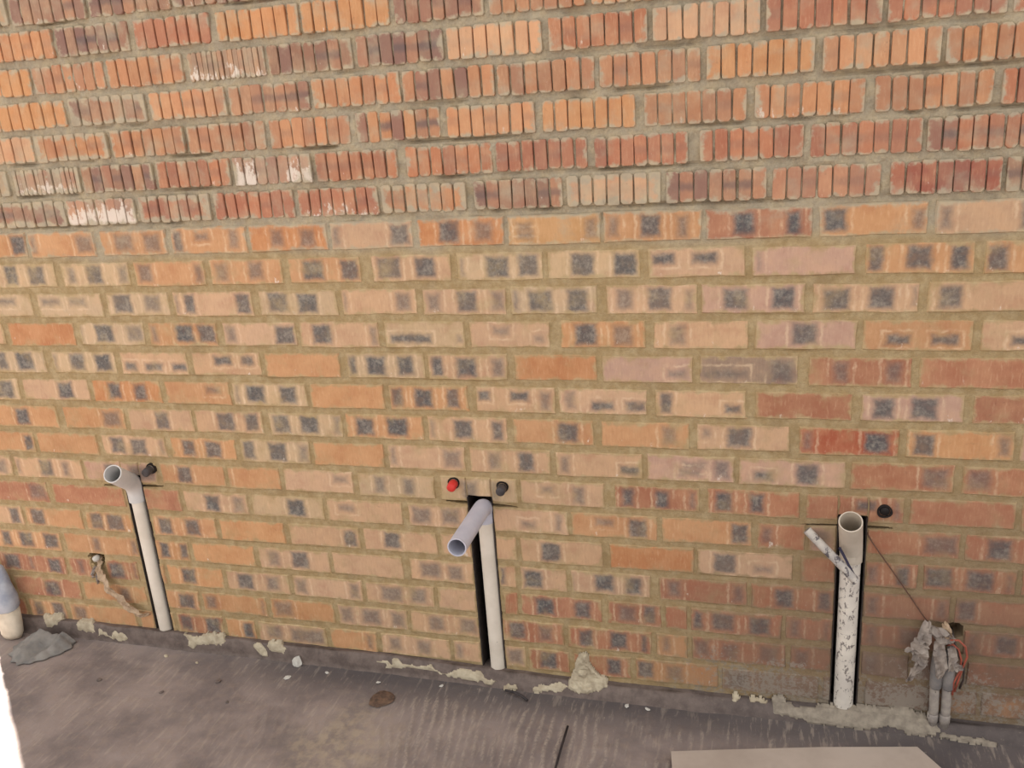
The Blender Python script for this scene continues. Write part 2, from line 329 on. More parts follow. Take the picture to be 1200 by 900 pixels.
def make_brick(ribbed):
    k = NT('ribbed_brick' if ribbed else 'flat_brick', 0.92)
    tc = k.n('ShaderNodeTexCoord')
    loc = tc.outputs['Object']
    wp = k.pos()
    ls = k.sep(loc)
    tone = k.attr('tone')['Color']
    half = k.sep(k.attr('half')['Vector'])
    rnd = k.n('ShaderNodeObjectInfo').outputs['Random']
    col = tone
    # blotchy firing and fine vertical drag marks
    n1 = k.noise(wp, 16.0, 4.0, 0.6)
    n2 = k.noise(k.vmul(wp, (1.0, 1.0, 0.22)), 190.0, 3.0, 0.6)
    n3 = k.noise(wp, 75.0, 3.0, 0.6)
    col = k.mix(k.ss(n1, 0.38, 0.7, 0, 0.42), col, k.mix(0.55, col, rgba((228, 182, 140))))
    col = k.mix(k.ss(n1, 0.50, 0.25, 0, 0.40), col, k.mix(0.6, col, rgba((160, 84, 60))))
    col = k.mix(k.ss(n2, 0.5, 0.8, 0, 0.30), col, k.mix(0.5, col, rgba((120, 78, 60))))
    col = k.mix(k.ss(n2, 0.48, 0.2, 0, 0.25), col, rgba((232, 200, 165)))
    if ribbed:
        spec = k.attr('spec')
        pitch = k.math('DIVIDE', k.math('MULTIPLY', half['X'], 2.0), k.sep(spec['Vector'])['Y'])
        idx = k.math('FLOOR', k.math('DIVIDE', k.math('ADD', ls['X'], half['X']), pitch))
        wn = k.n('ShaderNodeTexWhiteNoise', noise_dimensions='2D')
        cmb = k.n('ShaderNodeCombineXYZ')
        k.put(cmb.inputs[0], idx)
        k.put(cmb.inputs[1], k.math('MULTIPLY', rnd, 57.0))
        k.put(wn.inputs['Vector'], cmb.outputs[0])
        w = k.sep(wn.outputs['Color'])
        vary = k.sep(spec['Vector'])['X']
        col = k.mix(k.math('MULTIPLY', k.ss(w['X'], 0.35, 0.9), vary), col, rgba((138, 106, 96)))
        col = k.mix(k.ss(w['Y'], 0.55, 1.0, 0, 0.40), col, k.mix(0.5, col, rgba((225, 150, 105))))
        # a burnt band across the middle of some ribs
        nb = k.noise(k.vmul(loc, (1, 1, 1)), 60.0, 2.0)
        band = k.ss(k.math('ADD', k.math('ABSOLUTE', ls['Z']), k.math('MULTIPLY', nb, 0.012)), 0.022, 0.008)
        col = k.mix(k.math('MULTIPLY', k.math('MULTIPLY', band, k.ss(w['Z'], 0.45, 0.8)), k.math('MULTIPLY', vary, 0.8)), col, rgba((108, 94, 92)))
    else:
        dist = k.noise(wp, 42.0, 3.0, 0.6, out='Color')
        dv = k.n('ShaderNodeVectorMath', operation='SUBTRACT')
        k.put(dv.inputs[0], dist)
        dv.inputs[1].default_value = (0.5, 0.5, 0.5)
        dl = k.sep(k.vadd(loc, k.vmul(dv.outputs[0], (0.016, 0.0, 0.018))))
        grain = k.noise(wp, 110.0, 4.0, 0.7)
        grain2 = k.noise(wp, 30.0, 3.0, 0.6)
        for q in range(3):
            a = k.sep(k.attr('burn_%s' % 'abc'[q])['Vector'])
            b = k.sep(k.attr('reach_%s' % 'abc'[q])['Vector'])
            dx = k.math('SUBTRACT', k.math('ABSOLUTE', k.math('SUBTRACT', dl['X'], a['X'])), a['Y'])
            dz = k.math('SUBTRACT', k.math('ABSOLUTE', k.math('SUBTRACT', dl['Z'], b['X'])), b['Y'])
            d = k.math('SMOOTH_MAX', dx, dz, 0.006)
            m = k.ss(d, 0.001, k.math('MULTIPLY', b['Z'], -1.0))
            m = k.math('MULTIPLY', m, a['Z'])
            m = k.math('MULTIPLY', m, k.ss(grain2, 0.15, 0.55, 0.72, 1.0))
            # pale kiln bloom round the patch
            on = k.ss(a['Z'], 0.0, 0.3)
            ring = k.math('MULTIPLY', k.ss(d, 0.008, 0.003), k.ss(d, -0.002, 0.002))
            ring = k.math('MULTIPLY', k.math('MULTIPLY', ring, on), k.ss(grain2, 0.38, 0.62, 0.05, 0.45))
            col = k.mix(ring, col, rgba((226, 200, 168)))
            dark = k.mix(k.ss(k.math('ADD', k.math('MULTIPLY', grain, 0.5), k.math('MULTIPLY', grain2, 0.5)), 0.42, 0.66), rgba((86, 85, 87)), rgba((142, 136, 127)))
            col = k.mix(m, col, dark)
    # white lime smears
    wash = k.sep(k.attr('wash')['Vector'])['X']
    if ribbed:
        ends = k.ss(k.math('DIVIDE', k.math('ABSOLUTE', ls['X']), half['X']), 0.25, 0.5)
        only = k.sep(k.attr('spec')['Vector'])['Z']
        wash = k.math('MULTIPLY', wash, k.math('SUBTRACT', 1.0, k.math('MULTIPLY', only, k.math('SUBTRACT', 1.0, ends))))
    wv = k.noise(k.vmul(wp, (1.0, 1.0, 0.55)), 48.0, 4.0, 0.7)
    lowz = k.ss(ls['Z'], 0.035, -0.03, -0.12, 0.13)
    wm = k.ss(k.math('ADD', k.math('ADD', wv, lowz), k.math('MULTIPLY', wash, 0.55)), 0.74, 0.86, 0, 0.85)
    col = k.mix(wm, col, rgba((226, 214, 200)))
    # mortar dragged over the edges of the brick
    e = k.math('MINIMUM', k.math('SUBTRACT', half['X'], k.math('ABSOLUTE', ls['X'])),
               k.math('SUBTRACT', half['Z'], k.math('ABSOLUTE', ls['Z'])))
    en = k.noise(wp, 26.0, 4.0, 0.65)
    smear = k.sep(k.attr('wash')['Vector'])['Y']
    lim = k.math('MULTIPLY', k.math('SUBTRACT', k.math('ADD', en, smear), 0.44 if ribbed else 0.40), 0.060 if ribbed else 0.040)
    sm = k.ss(k.math('SUBTRACT', e, lim), 0.006, -0.005, 0, 0.9)
    mc = mortar_colour(k, wp)
    col = k.mix(sm, col, mc)
    # thin mortar film, patchy
    film = k.noise(wp, 13.0, 4.0, 0.6)
    col = k.mix(k.ss(k.math('ADD', film, k.math('MULTIPLY', smear, 0.5)), 0.47 if ribbed else 0.50, 0.78, 0, 0.6), col, mc)
    # grime tone that also paints the light's fall-off towards the right-hand foot
    ws = k.sep(wp)
    d = k.math('MULTIPLY', k.ss(ws['X'], -0.6, 0.4), k.ss(ws['Z'], 0.7, 0.05))
    col = k.mix(k.math('MULTIPLY', d, k.ss(n1, 0.3, 0.6, 0.5, 0.85)), col, rgba((106, 86, 76)))
    col = splatter(k, col, wp)
    col = k.mix(k.ss(n3, 0.62, 0.8, 0, 0.25), col, rgba((90, 72, 62)))
    k.bump(k.math('ADD', n2, k.noise(wp, 120.0, 4.0, 0.7)), 0.35, 0.002)
    return k.done(col)


def make_extra_brick():
    k = NT('far_brick', 0.92)
    p = k.pos()
    r = k.n('ShaderNodeNewGeometry').outputs['Random Per Island']
    c = k.mix(r, rgba((168, 110, 88)), rgba((198, 152, 118)))
    n = k.noise(k.vmul(p, (1.0, 1.0, 0.5)), 17.0, 2.0, 0.5)
    c = k.mix(k.ss(n, 0.52, 0.62, 0, 0.75), c, rgba((100, 93, 90)))
    c = k.mix(k.ss(k.noise(p, 20.0, 3.0), 0.58, 0.75, 0, 0.6), c, mortar_colour(k, p))
    k.bump(k.noise(p, 120.0, 4.0, 0.7), 0.35, 0.002)
    return k.done(c)


def make_floor():
    k = NT('screed', 0.88)
    p = k.pos()
    s = k.sep(p)
    ridge = k.geo('ridge')['Fac']
    n1 = k.noise(p, 5.0, 4.0, 0.6)
    n2 = k.noise(p, 28.0, 4.0, 0.65)
    n3 = k.noise(p, 130.0, 4.0, 0.7)
    c = k.mix(k.ss(n1, 0.35, 0.65), rgba((122, 111, 108)), rgba((152, 138, 132)))
    c = k.mix(k.ss(n2, 0.45, 0.75, 0, 0.5), c, rgba((152, 136, 124)))
    # damp screed in the corner, darker screed towards the right
    wob = k.math('MULTIPLY', k.math('SUBTRACT', n1, 0.5), 0.22)
    near = k.ss(k.math('ADD', s['Y'], wob), -0.20, -0.05)
    right = k.ss(k.math('ADD', s['X'], wob), -0.1, 0.35)
    dampx = k.ss(s['X'], -1.75, -1.2)
    damp = k.math('MAXIMUM', k.math('MULTIPLY', near, dampx), right)
    c = k.mix(k.math('MULTIPLY', damp, 0.72), c, rgba((72, 69, 72)))
    # dry cement on the trowel ridges
    rm = k.math('MULTIPLY', k.ss(ridge, 0.15, 0.95), k.ss(n3, 0.38, 0.62, 0.1, 0.62))
    c = k.mix(rm, c, rgba((176, 163, 150)))
    # rubbed, sandy patch
    sx = k.math('SUBTRACT', s['X'], -1.03)
    sy = k.math('ADD', s['Y'], 0.33)
    rr = k.math('SQRT', k.math('ADD', k.math('POWER', sx, 2.0), k.math('POWER', sy, 2.0)))
    c = k.mix(k.math('MULTIPLY', k.ss(k.math('ADD', rr, wob), 0.20, 0.05), k.ss(n2, 0.35, 0.65, 0.1, 0.6)), c, rgba((176, 160, 138)))
    scr = k.noise(k.vmul(p, (1.0, 0.16, 1.0)), 75.0, 4.0, 0.65)
    c = k.mix(k.math('MULTIPLY', k.ss(scr, 0.52, 0.66), k.ss(n1, 0.35, 0.6, 0.08, 0.45)), c, rgba((174, 160, 146)))
    sp = k.ss(n3, 0.66, 0.72, 0, 0.5)
    c = k.mix(sp, c, rgba((176, 164, 150)))
    k.bump(k.math('ADD', k.math('MULTIPLY', n3, 0.7), n2), 0.5, 0.003)
    return k.done(c)


def make_fillet():
    k = NT('damp_cement', 0.7)
    p = k.pos()
    n = k.noise(p, 30.0, 4.0, 0.65)
    c = k.mix(k.ss(n, 0.3, 0.7), rgba((96, 84, 79)), rgba((122, 108, 101)))
    s = k.sep(p)
    c = k.mix(k.ss(s['X'], -0.4, 0.4, 0, 0.6), c, rgba((74, 70, 72)))
    c = k.mix(k.ss(k.noise(p, 140.0, 3.0, 0.7), 0.6, 0.75, 0, 0.4), c, rgba((150, 136, 122)))
    k.bump(k.noise(p, 90.0, 4.0, 0.7), 0.4, 0.003)
    return k.done(c)


def make_plain(name, c1, c2, scale=30.0, rough=0.8, bump=0.3, speck=None, speck_amt=0.0, speck_scale=70.0):
    k = NT(name, rough)
    p = k.pos()
    n = k.noise(p, scale, 4.0, 0.6)
    c = k.mix(k.ss(n, 0.3, 0.7), rgba(c1), rgba(c2))
    if speck:
        m = k.ss(k.noise(k.vmul(p, (1.0, 1.0, 0.6)), speck_scale, 4.0, 0.7), 0.72 - speck_amt, 0.78 - speck_amt, 0, 0.85)
        c = k.mix(m, c, rgba(speck))
    if bump:
        k.bump(k.noise(p, scale * 4, 4.0, 0.7), bump, 0.002)
    return k.done(c)


M = {
    'mortar': make_mortar(),
    'rib': make_brick(True),
    'flat': make_brick(False),
    'far': make_extra_brick(),
    'floor': make_floor(),
    'fillet': make_fillet(),
    'pvc_clean': make_plain('pvc_white', (214, 203, 188), (228, 218, 204), 12, 0.45, 0.05, (112, 98, 88), 0.02, 45),
    'pvc_dirty': make_plain('pvc_spattered', (205, 197, 188), (226, 218, 206), 12, 0.5, 0.1, (104, 94, 92), 0.17, 95),
    'pvc_grey': make_plain('pvc_pale_grey', (202, 200, 198), (216, 213, 210), 14, 0.45, 0.05, (140, 130, 122), 0.03, 60),
    'pvc_lilac': make_plain('pvc_lilac_grey', (184, 184, 198), (200, 198, 208), 14, 0.42, 0.05, (150, 142, 140), 0.0, 60),
    'pvc_beige': make_plain('pvc_beige', (196, 184, 168), (208, 197, 182), 14, 0.5, 0.05),
    'pvc_in': make_plain('pvc_inner', (160, 150, 142), (184, 174, 164), 14, 0.6, 0.05),
    'dark': make_plain('black_rubber', (26, 22, 22), (40, 34, 33), 40, 0.6, 0.1),  # black of the plug and of the painted hole rings
    'tar': make_plain('black_waterproofing', (50, 44, 42), (68, 59, 55), 60, 0.8, 0.3),  # near-black colour that paints the shade inside chases and slits
    'red': make_plain('red_plastic', (196, 44, 42), (214, 66, 58), 40, 0.4, 0.0),
    'grey_cap': make_plain('charcoal_plastic', (58, 54, 56), (80, 74, 74), 40, 0.5, 0.0),
    'conduit': make_plain('dusty_conduit', (138, 130, 126), (170, 160, 150), 40, 0.7, 0.1, (92, 84, 80), 0.06, 60),
    'conduit_blue': make_plain('bluish_plastic', (122, 118, 118), (146, 140, 136), 40, 0.6, 0.1),
    'offcut': make_plain('offcut_plastic', (170, 164, 160), (200, 192, 182), 40, 0.6, 0.1, (70, 64, 74), 0.20, 60),
    'navy': make_plain('dark_blue_plastic', (44, 42, 60), (62, 58, 78), 40, 0.5, 0.0),
    'film': make_plain('dusty_film', (128, 118, 112), (160, 148, 138), 30, 0.6, 0.2),
    'film_warm': make_plain('dusty_film_warm', (160, 136, 112), (188, 164, 138), 30, 0.7, 0.2),
    'rag': make_plain('grey_cloth', (118, 115, 112), (146, 141, 135), 18, 0.9, 0.3),
    'sack_blue': make_plain('sack_bluish', (146, 152, 166), (178, 182, 190), 20, 0.7, 0.2),
    'sack_cream': make_plain('sack_cream', (190, 180, 162), (212, 202, 184), 20, 0.8, 0.2),
    'cream': make_plain('cream_mortar', (170, 156, 134), (198, 186, 162), 45, 0.95, 0.5),
    'greymortar': make_plain('grey_mortar', (132, 122, 110), (160, 149, 134), 45, 0.95, 0.5),
    'white': make_plain('white_plaster', (188, 184, 176), (208, 204, 196), 40, 0.9, 0.3),
    'rust': make_plain('rusty_clod', (80, 66, 58), (124, 98, 80), 45, 0.95, 0.6),
    'twig': make_plain('dark_steel', (48, 44, 46), (68, 62, 62), 40, 0.6, 0.1),
    'wire_brown': make_plain('brown_wire', (92, 66, 56), (110, 80, 66), 40, 0.6, 0.0),
    'wire_red': make_plain('red_wire', (150, 78, 64), (170, 92, 74), 40, 0.5, 0.0),
    'wire_grey': make_plain('dark_wire', (66, 58, 56), (88, 76, 70), 40, 0.5, 0.0),
    'plank': make_plain('pale_board', (170, 156, 144), (186, 172, 160), 6, 0.85, 0.2),
    'stone': make_plain('pebble', (96, 86, 82), (128, 114, 106), 60, 0.9, 0.4),
}

# ------------------------------------------------------------------ chases and holes cut into the wall
# (left, right, bottom, top) of each vertical chase, metres
CHASES = [(-1.830, -1.768, 0.0, 0.578), (-0.748, -0.679, 0.0, 0.570), (0.184, 0.250, 0.0, 0.572)]
# grinder overcuts (x0, z0, x1, z1)
SLITS = [(-1.902, 0.543, -1.695, 0.549), (-0.808, 0.552, -0.611, 0.544), (0.103, 0.540, 0.306, 0.544)]
HOLES = [(-1.994, 0.285, 0.026), (0.458, 0.279, 0.022)]


def recess(x, z):
    """how deep the wall face is cut away at (x, z)"""
    r = np.zeros_like(x)
    for i, (a, b, z0, z1) in enumerate(CHASES):
        wob = 0.0015 * vnoise(z, z * 0 + i, 60, 40 + i)
        inside = (x > a + wob) & (x < b + wob) & (z < z1 + 0.004 * vnoise(x, x * 0, 60, 44))
        r = np.where(inside, 0.10, r)
    for (x0, z0, x1, z1) in SLITS:
        t = (x - x0) / (x1 - x0)
        zz = z0 + t * (z1 - z0)
        inside = (t > 0) & (t < 1) & (np.abs(z - zz) < 0.0036 * np.minimum(1, 0.35 + 3 * np.minimum(t, 1 - t)))
        r = np.where(inside, 0.07, r)
    for (hx, hz, hr) in HOLES:
        inside = np.hypot(x - hx, z - hz) < hr * (1 + 0.18 * vnoise(x, z, 45, 50))
        r = np.where(inside, 0.05, r)
    return r


# ------------------------------------------------------------------ the wall
def frange(a, b, d):
    n = max(1, int(round((b - a) / d)))
    return list(np.linspace(a, b, n + 1))


def grid_lines(segs):
    out = []
    for a, b, d in segs:
        out += frange(a, b, d)
    out = sorted(set(round(v, 5) for v in out))
    return np.array(out)


xs = grid_lines([(DOOR_R, -1.91, .008), (-1.91, -1.84, .004), (-1.845, -1.755, .0015), (-1.755, -1.69, .004), (-1.69, -0.81, .008),
                 (-.81, -.752, .004), (-.752, -.667, .0015), (-.667, -.61, .004), (-.61, .10, .008), (.10, .18, .004),
                 (.18, .254, .0015), (.254, .31, .004), (.31, 1.0, .008)])
zs = grid_lines([(0, .25, .007), (.25, .31, .004), (.31, .530, .008), (.530, .560, .0013), (.56, .60, .004), (.60, 2.06, .007)])
GX, GZ = np.meshgrid(xs, zs)
upper = smooth01(GZ + 0.02 * vnoise(GX, GZ, 8, 3), 1.27, 1.31)
dep = 0.0030 + 0.0045 * upper
dep = dep - (0.0016 + 0.0056 * upper) * fbm(GX, GZ, 24, 1, 3) - 0.0030 * upper * fbm(GX, GZ, 75, 7, 2)
# raked line just under each upper course
kk = (ZTOP - GZ) / COURSE_H
frac = kk - np.round(kk)                       # 0 at course centre, + below it
under = np.exp(-((frac - 0.44) / 0.045) ** 2)
dep = dep + upper * 0.013 * under * smooth01(fbm(GX, GZ, 9, 12, 2), -0.05, 0.45)
dep = dep + (1 - upper) * 0.004 * under * smooth01(fbm(GX, GZ, 7, 15, 2), 0.15, 0.5)
RC = recess(GX, GZ)
dep = np.where(RC > 0, RC, dep)
V = np.stack([GX, dep, GZ], -1).reshape(-1, 3)
nz, nx = GX.shape
ii, jj = np.meshgrid(np.arange(nz - 1), np.arange(nx - 1), indexing='ij')
q = (ii * nx + jj).ravel()
front = np.stack([q, q + 1, q + nx + 1, q + nx], -1)
verts = V.tolist()
faces = front.tolist()


def add_box(verts, faces, x0, x1, y0, y1, z0, z1):
    b = len(verts)
    for x in (x0, x1):
        for y in (y0, y1):
            for z in (z0, z1):
                verts.append((x, y, z))
    for f in ((0, 1, 3, 2), (4, 6, 7, 5), (0, 4, 5, 1), (2, 3, 7, 6), (0, 2, 6, 4), (1, 5, 7, 3)):
        faces.append(tuple(b + i for i in f))


BK = 0.104
add_box(verts, faces, DOOR_R, 1.0, BK, WALL_T, 0, 2.06)          # body behind the modelled face
add_box(verts, faces, DOOR_R, DOOR_R + 0.012, 0.004, BK, 0, 2.06)
add_box(verts, faces, 1.0, WALL_R, 0.004, WALL_T, 0, WALL_H)
add_box(verts, faces, DOOR_R, 1.0, 0.008, WALL_T, 2.06, WALL_H)
add_box(verts, faces, WALL_L, DOOR_L, 0.004, WALL_T, 0, WALL_H)
add_box(verts, faces, DOOR_L, DOOR_R, 0.006, WALL_T, DOOR_H, WALL_H)
wall = link('wall_back', verts, faces, M['mortar'])
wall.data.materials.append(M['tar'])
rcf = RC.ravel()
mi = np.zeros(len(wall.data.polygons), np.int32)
mi[:len(front)] = (rcf[front].max(1) > 0.06) & (rcf[front].min(1) > 0.06)  # deep-cut faces take the painted shade colour
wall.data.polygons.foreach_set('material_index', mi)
tag(wall, 'long brick wall with ribbed upper courses and smooth burnt lower courses', kind='structure')

TONES = {
    'O': (204, 142, 89), 'P': (205, 159, 118), 'L': (199, 165, 123), 'B': (204, 130, 76), 'R': (180, 112, 78),
    'K': (194, 149, 124), 'V': (150, 124, 104), 'F': (184, 89, 58), 'A': (206, 150, 91),
    'o': (202, 132, 84), 'b': (206, 138, 82), 'r': (184, 110, 78), 'R_': (174, 93, 71), 'v': (160, 118, 93), 'p': (212, 158, 113), 'm': (170, 144, 108),
    'w': (174, 142, 112), 'W': (184, 142, 113),
}


def cut_spans(x0, x1, z0, z1):
    """split a brick where a chase or hole has been cut through it"""
    spans = [(x0, x1)]
    cuts = [(a, b) for a, b, c0, c1 in CHASES if z0 < c1 - 0.03]
    cuts += [(hx - hr, hx + hr) for hx, hz, hr in HOLES if z0 < hz < z1]
    for a, b in cuts:
        new = []
        for s, e in spans:
            if b <= s or a >= e:
                new.append((s, e))
            else:
                if a - s > 0.012:
                    new.append((s, a))
                if e - b > 0.012:
                    new.append((b, e))
        spans = new
    return spans


def flat_mesh(hx, hz, rs):
    """bevelled brick with slightly worn, uneven arrises; local origin at the face centre"""
    nxp = max(2, int(round(hx * 2 / 0.05)))
    nzp = 2
    per = []
    for i in range(nxp):
        per.append((-hx + 2 * hx * i / nxp, -hz, 0, -1))
    for i in range(nzp):
        per.append((hx, -hz + 2 * hz * i / nzp, 1, 0))
    for i in range(nxp):
        per.append((hx - 2 * hx * i / nxp, hz, 0, 1))
    for i in range(nzp):
        per.append((-hx, hz - 2 * hz * i / nzp, -1, 0))
    n = len(per)
    v, f = [], []
    j = [(rs.uniform(-.0018, .0018), rs.uniform(-.0018, .0018)) for _ in per]
    ring = lambda s, y, jit, jy: [v.append((px * (1 - s / hx) + jit * a, y + rs.uniform(-jy, jy), pz * (1 - s / hz) + jit * b)) for (px, pz, _, _), (a, b) in zip(per, j)]
    ring(0.0, 0.056, 1, 0)
    ring(0.0, 0.0055, 1, 0)
    ring(0.0035, 0.0, 1, 0.0006)
    for r in range(2):
        for i in range(n):
            a, b = r * n + i, r * n + (i + 1) % n
            f.append((a, b, b + n, a + n))
    f.append(tuple(range(2 * n, 3 * n)))
    return v, f


def rib_mesh(hx, hz, nr, rs, rough=1.0, cl=None, cr=None):
    """brick with raised vertical ribs; cl / cr keep only the part between two x values"""
    v, f = [], []
    gap = 0.0036 if nr < 10 else 0.0022
    pitch = 2 * hx / nr
    x0 = -hx if cl is None else cl
    x1 = hx if cr is None else cr
    add_box(v, f, x0, x1, 0.022, 0.056, -hz + 0.001, hz - 0.001)
    for i in range(nr):
        a = -hx + i * pitch + gap * .5 + rs.uniform(-.0012, .0012)
        b = -hx + (i + 1) * pitch - gap * .5 + rs.uniform(-.0012, .0012)
        a, b = max(a, x0), min(b, x1)
        if b - a < 0.005:
            continue
        t = hz - rs.uniform(0, .0035) * rough
        u = -hz + rs.uniform(0, .003) * rough
        c = min(rs.uniform(.002, .006), (b - a) * .36)
        lean = rs.uniform(-.0015, .0015)
        d = rs.uniform(-.0015, .0015)
        ol = [(a + c, u), (b - c, u), (b, u + c), (b + lean, t - c), (b - c + lean, t), (a + c + lean, t), (a + lean, t - c), (a, u + c)]
        cx = sum(p[0] for p in ol) / 8
        cz_ = (t + u) / 2
        base = len(v)
        for (px, pz) in ol:
            v.append((px, 0.0225, pz))
        for (px, pz) in ol:
            v.append((px, 0.0022 + d, pz))
        for (px, pz) in ol:
            v.append((cx + (px - cx) * .93, d, cz_ + (pz - cz_) * .955))
        for r in range(2):
            for q_ in range(8):
                p_, n_ = base + r * 8 + q_, base + r * 8 + (q_ + 1) % 8
                f.append((p_, n_, n_ + 8, p_ + 8))
        f.append(tuple(range(base + 16, base + 24)))
    return v, f


def jit_col(c, rs, amt=0.07):
    g0 = .35 * c[0] + .5 * c[1] + .15 * c[2]
    l = lin([v * .76 + g0 * .24 for v in c])
    g = 1 + rs.uniform(-amt, amt)
    h = rs.uniform(-.04, .04)
    return (l[0] * g * (1 + h * .4), l[1] * g, l[2] * g * (1 - h))


def place_brick(k, x0, x1, tone, patches):
    rs = random.Random(k * 10007 + int(x0 * 1000))
    z = zc(k) + rs.uniform(-.0012, .0012)
    x0 = max(x0, DOOR_R + .002)
    if x1 - x0 < .015:
        return
    ribbed = k <= 7
    hz = 0.0360 if ribbed else 0.0352 + rs.uniform(-.0012, .0010)
    for (s, e) in cut_spans(x0, x1, z - hz, z + hz):
        cx, hx = (s + e) / 2, (e - s) / 2
        if ribbed:
            nr = 15 if tone[0] == 'w' else (7 if hx > .07 else max(1, int(round(hx * 2 / .031))))
            v, f = rib_mesh(hx, hz, nr, rs)
            o = link('brick', v, f, M['rib'], wall, loc=(cx, rs.uniform(-.002, .0015), z))
            col = TONES['R_'] if tone[0] == 'R' else TONES[tone[0]]
            if len(tone) > 1 and tone[1] in 'orvp':
                c2 = TONES[tone[1]]
                col = tuple((p * 2 + q_) / 3 for p, q_ in zip(col, c2))
            vary = {'v': .75, 'b': .06, 'p': .12}.get(tone[0], .30)
            if 'd' in tone[1:]:
                vary = .95
            o['spec'] = (vary, float(nr), 1.0 if tone == 'W' and k == 6 else 0.0)
            wash = {'W': .55, 'w': .30}.get(tone[0], 0.0)
            if 'w' in tone[1:]:
                wash = .22
            if 's' in tone[1:]:
                wash = .12
            o['wash'] = (wash, .16 if 'm' in tone else 0.02, 0.0)
        else:
            v, f = flat_mesh(hx, hz, rs)
            for ca, cb, c0, c1 in CHASES:
                if z - hz < c1 < z and ca < e - .012 and cb > s + .012:
                    # brick notched by the top of a pipe chase
                    v, f = [], []
                    low = c1 - (z - hz)
                    for pa, pb, cut in ((s, min(max(ca, s), e), 0), (max(ca, s), min(cb, e), low), (max(min(cb, e), s), e, 0)):
                        if pb - pa > .010:
                            v2, f2 = flat_mesh((pb - pa) / 2, hz - cut / 2, rs)
                            n0 = len(v)
                            v += [(a_ + (pa + pb) / 2 - cx, b_, c_ + cut / 2) for a_, b_, c_ in v2]
                            f += [tuple(n0 + i_ for i_ in q2) for q2 in f2]
            o = link('brick', v, f, M['flat'], wall, loc=(cx, rs.uniform(-.0012, .0012), z))
            col = TONES[tone]
            ps = [p for p in patches if p[1] / 1000 > s and p[0] / 1000 < e]
            for q_ in range(3):
                if q_ < len(ps):
                    a, b, fl = ps[q_]
                    a, b = a / 1000, b / 1000
                    st = .96 if 'd' in fl else (.68 if 's' in fl else .92)
                    st *= rs.uniform(.9, 1.04)
                    zc_, zh = rs.uniform(-.002, .003), hz - .0022
                    if 'u' in fl:
                        zc_, zh = .010, .019
                    if 'l' in fl:
                        zc_, zh = -.010, .018
                    o['burn_' + 'abc'[q_]] = ((a + b) / 2 - cx, (b - a) / 2 + .0025, min(1.0, st))
                    o['reach_' + 'abc'[q_]] = (zc_, zh, .022 if 's' in fl else (.018 if 'd' in fl else .016))
                else:
                    o['burn_' + 'abc'[q_]] = (5.0, .001, 0.0)
                    o['reach_' + 'abc'[q_]] = (0.0, .001, .01)
            o['wash'] = (0.0, .02 if tone not in 'LK' else .05, 0.0)
        o['tone'] = jit_col(col, rs)
        o['half'] = (hx, .05, hz)
        o.rotation_euler = (0, rs.uniform(-.004, .004), 0)


covered = {}
for k_, row in COURSES.items():
    for br in row:
        place_brick(k_, br[0] / 1000, br[1] / 1000, br[2], br[3] if len(br) > 3 else [])
    covered[k_] = (row[0][0] / 1000, row[-1][1] / 1000)

# added plates in each chase, their near-black colour standing in for shade
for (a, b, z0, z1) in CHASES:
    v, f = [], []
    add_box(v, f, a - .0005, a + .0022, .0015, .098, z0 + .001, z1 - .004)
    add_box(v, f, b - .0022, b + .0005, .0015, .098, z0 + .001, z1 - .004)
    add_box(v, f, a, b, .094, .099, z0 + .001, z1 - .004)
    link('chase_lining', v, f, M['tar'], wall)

# brickwork beyond the picture: one joined part
ev, ef = [], []
k_ = 22
while zc(k_) + .04 < WALL_H:
    z = zc(k_)
    spans = []
    left_end = DOOR_R if z < DOOR_H + .04 else DOOR_L
    if k_ in covered:
        a, b = covered[k_]
        if a > left_end + .05:
            spans.append((left_end, a - .01))
        spans.append((b + .01, WALL_R))
        spans.append((WALL_L, DOOR_L))
        if z >= DOOR_H + .04:
            spans.append((DOOR_L, DOOR_R))
    else:
        spans.append((WALL_L, WALL_R) if z >= DOOR_H + .04 else (DOOR_R, WALL_R))
        if z < DOOR_H + .04:
            spans.append((WALL_L, DOOR_L))
    for a, b in spans:
        x = a
        if k_ % 2 and b - a > .4:
            x = a - .11
        while x < b - .03:
            s, e = max(x, a), min(x + .222, b)
            if e - s > .03:
                rs = random.Random(int(x * 1000) + k_ * 77)
                if k_ <= 7:
                    n = max(1, int(round((e - s) / .0317)))
                    w = (e - s) / n
                    for i in range(n):
                        add_box(ev, ef, s + i * w + .002, s + (i + 1) * w - .002, rs.uniform(-.002, .001), .03, z - .0345, z + .0345)
                else:
                    add_box(ev, ef, s, e, rs.uniform(-.001, .001), .03, z - .035, z + .035)
            x += .232
    k_ -= 1
extra = link('brickwork', ev, ef, M['far'], wall)
extra['kind'] = 'stuff'

# ------------------------------------------------------------------ floor
fx = grid_lines([(-9, -2.6, .8), (-2.6, .95, .006), (.95, 9, .8)])
fy = grid_lines([(-9, -1.0, .5), (-1.0, -.5, .02), (-.5, .02, .006), (.02, 9, .6)])
FX, FY = np.meshgrid(fx, fy)
near = ((FX > -2.6) & (FX < .95) & (FY > -1.0) & (FY < .02)).astype(float)
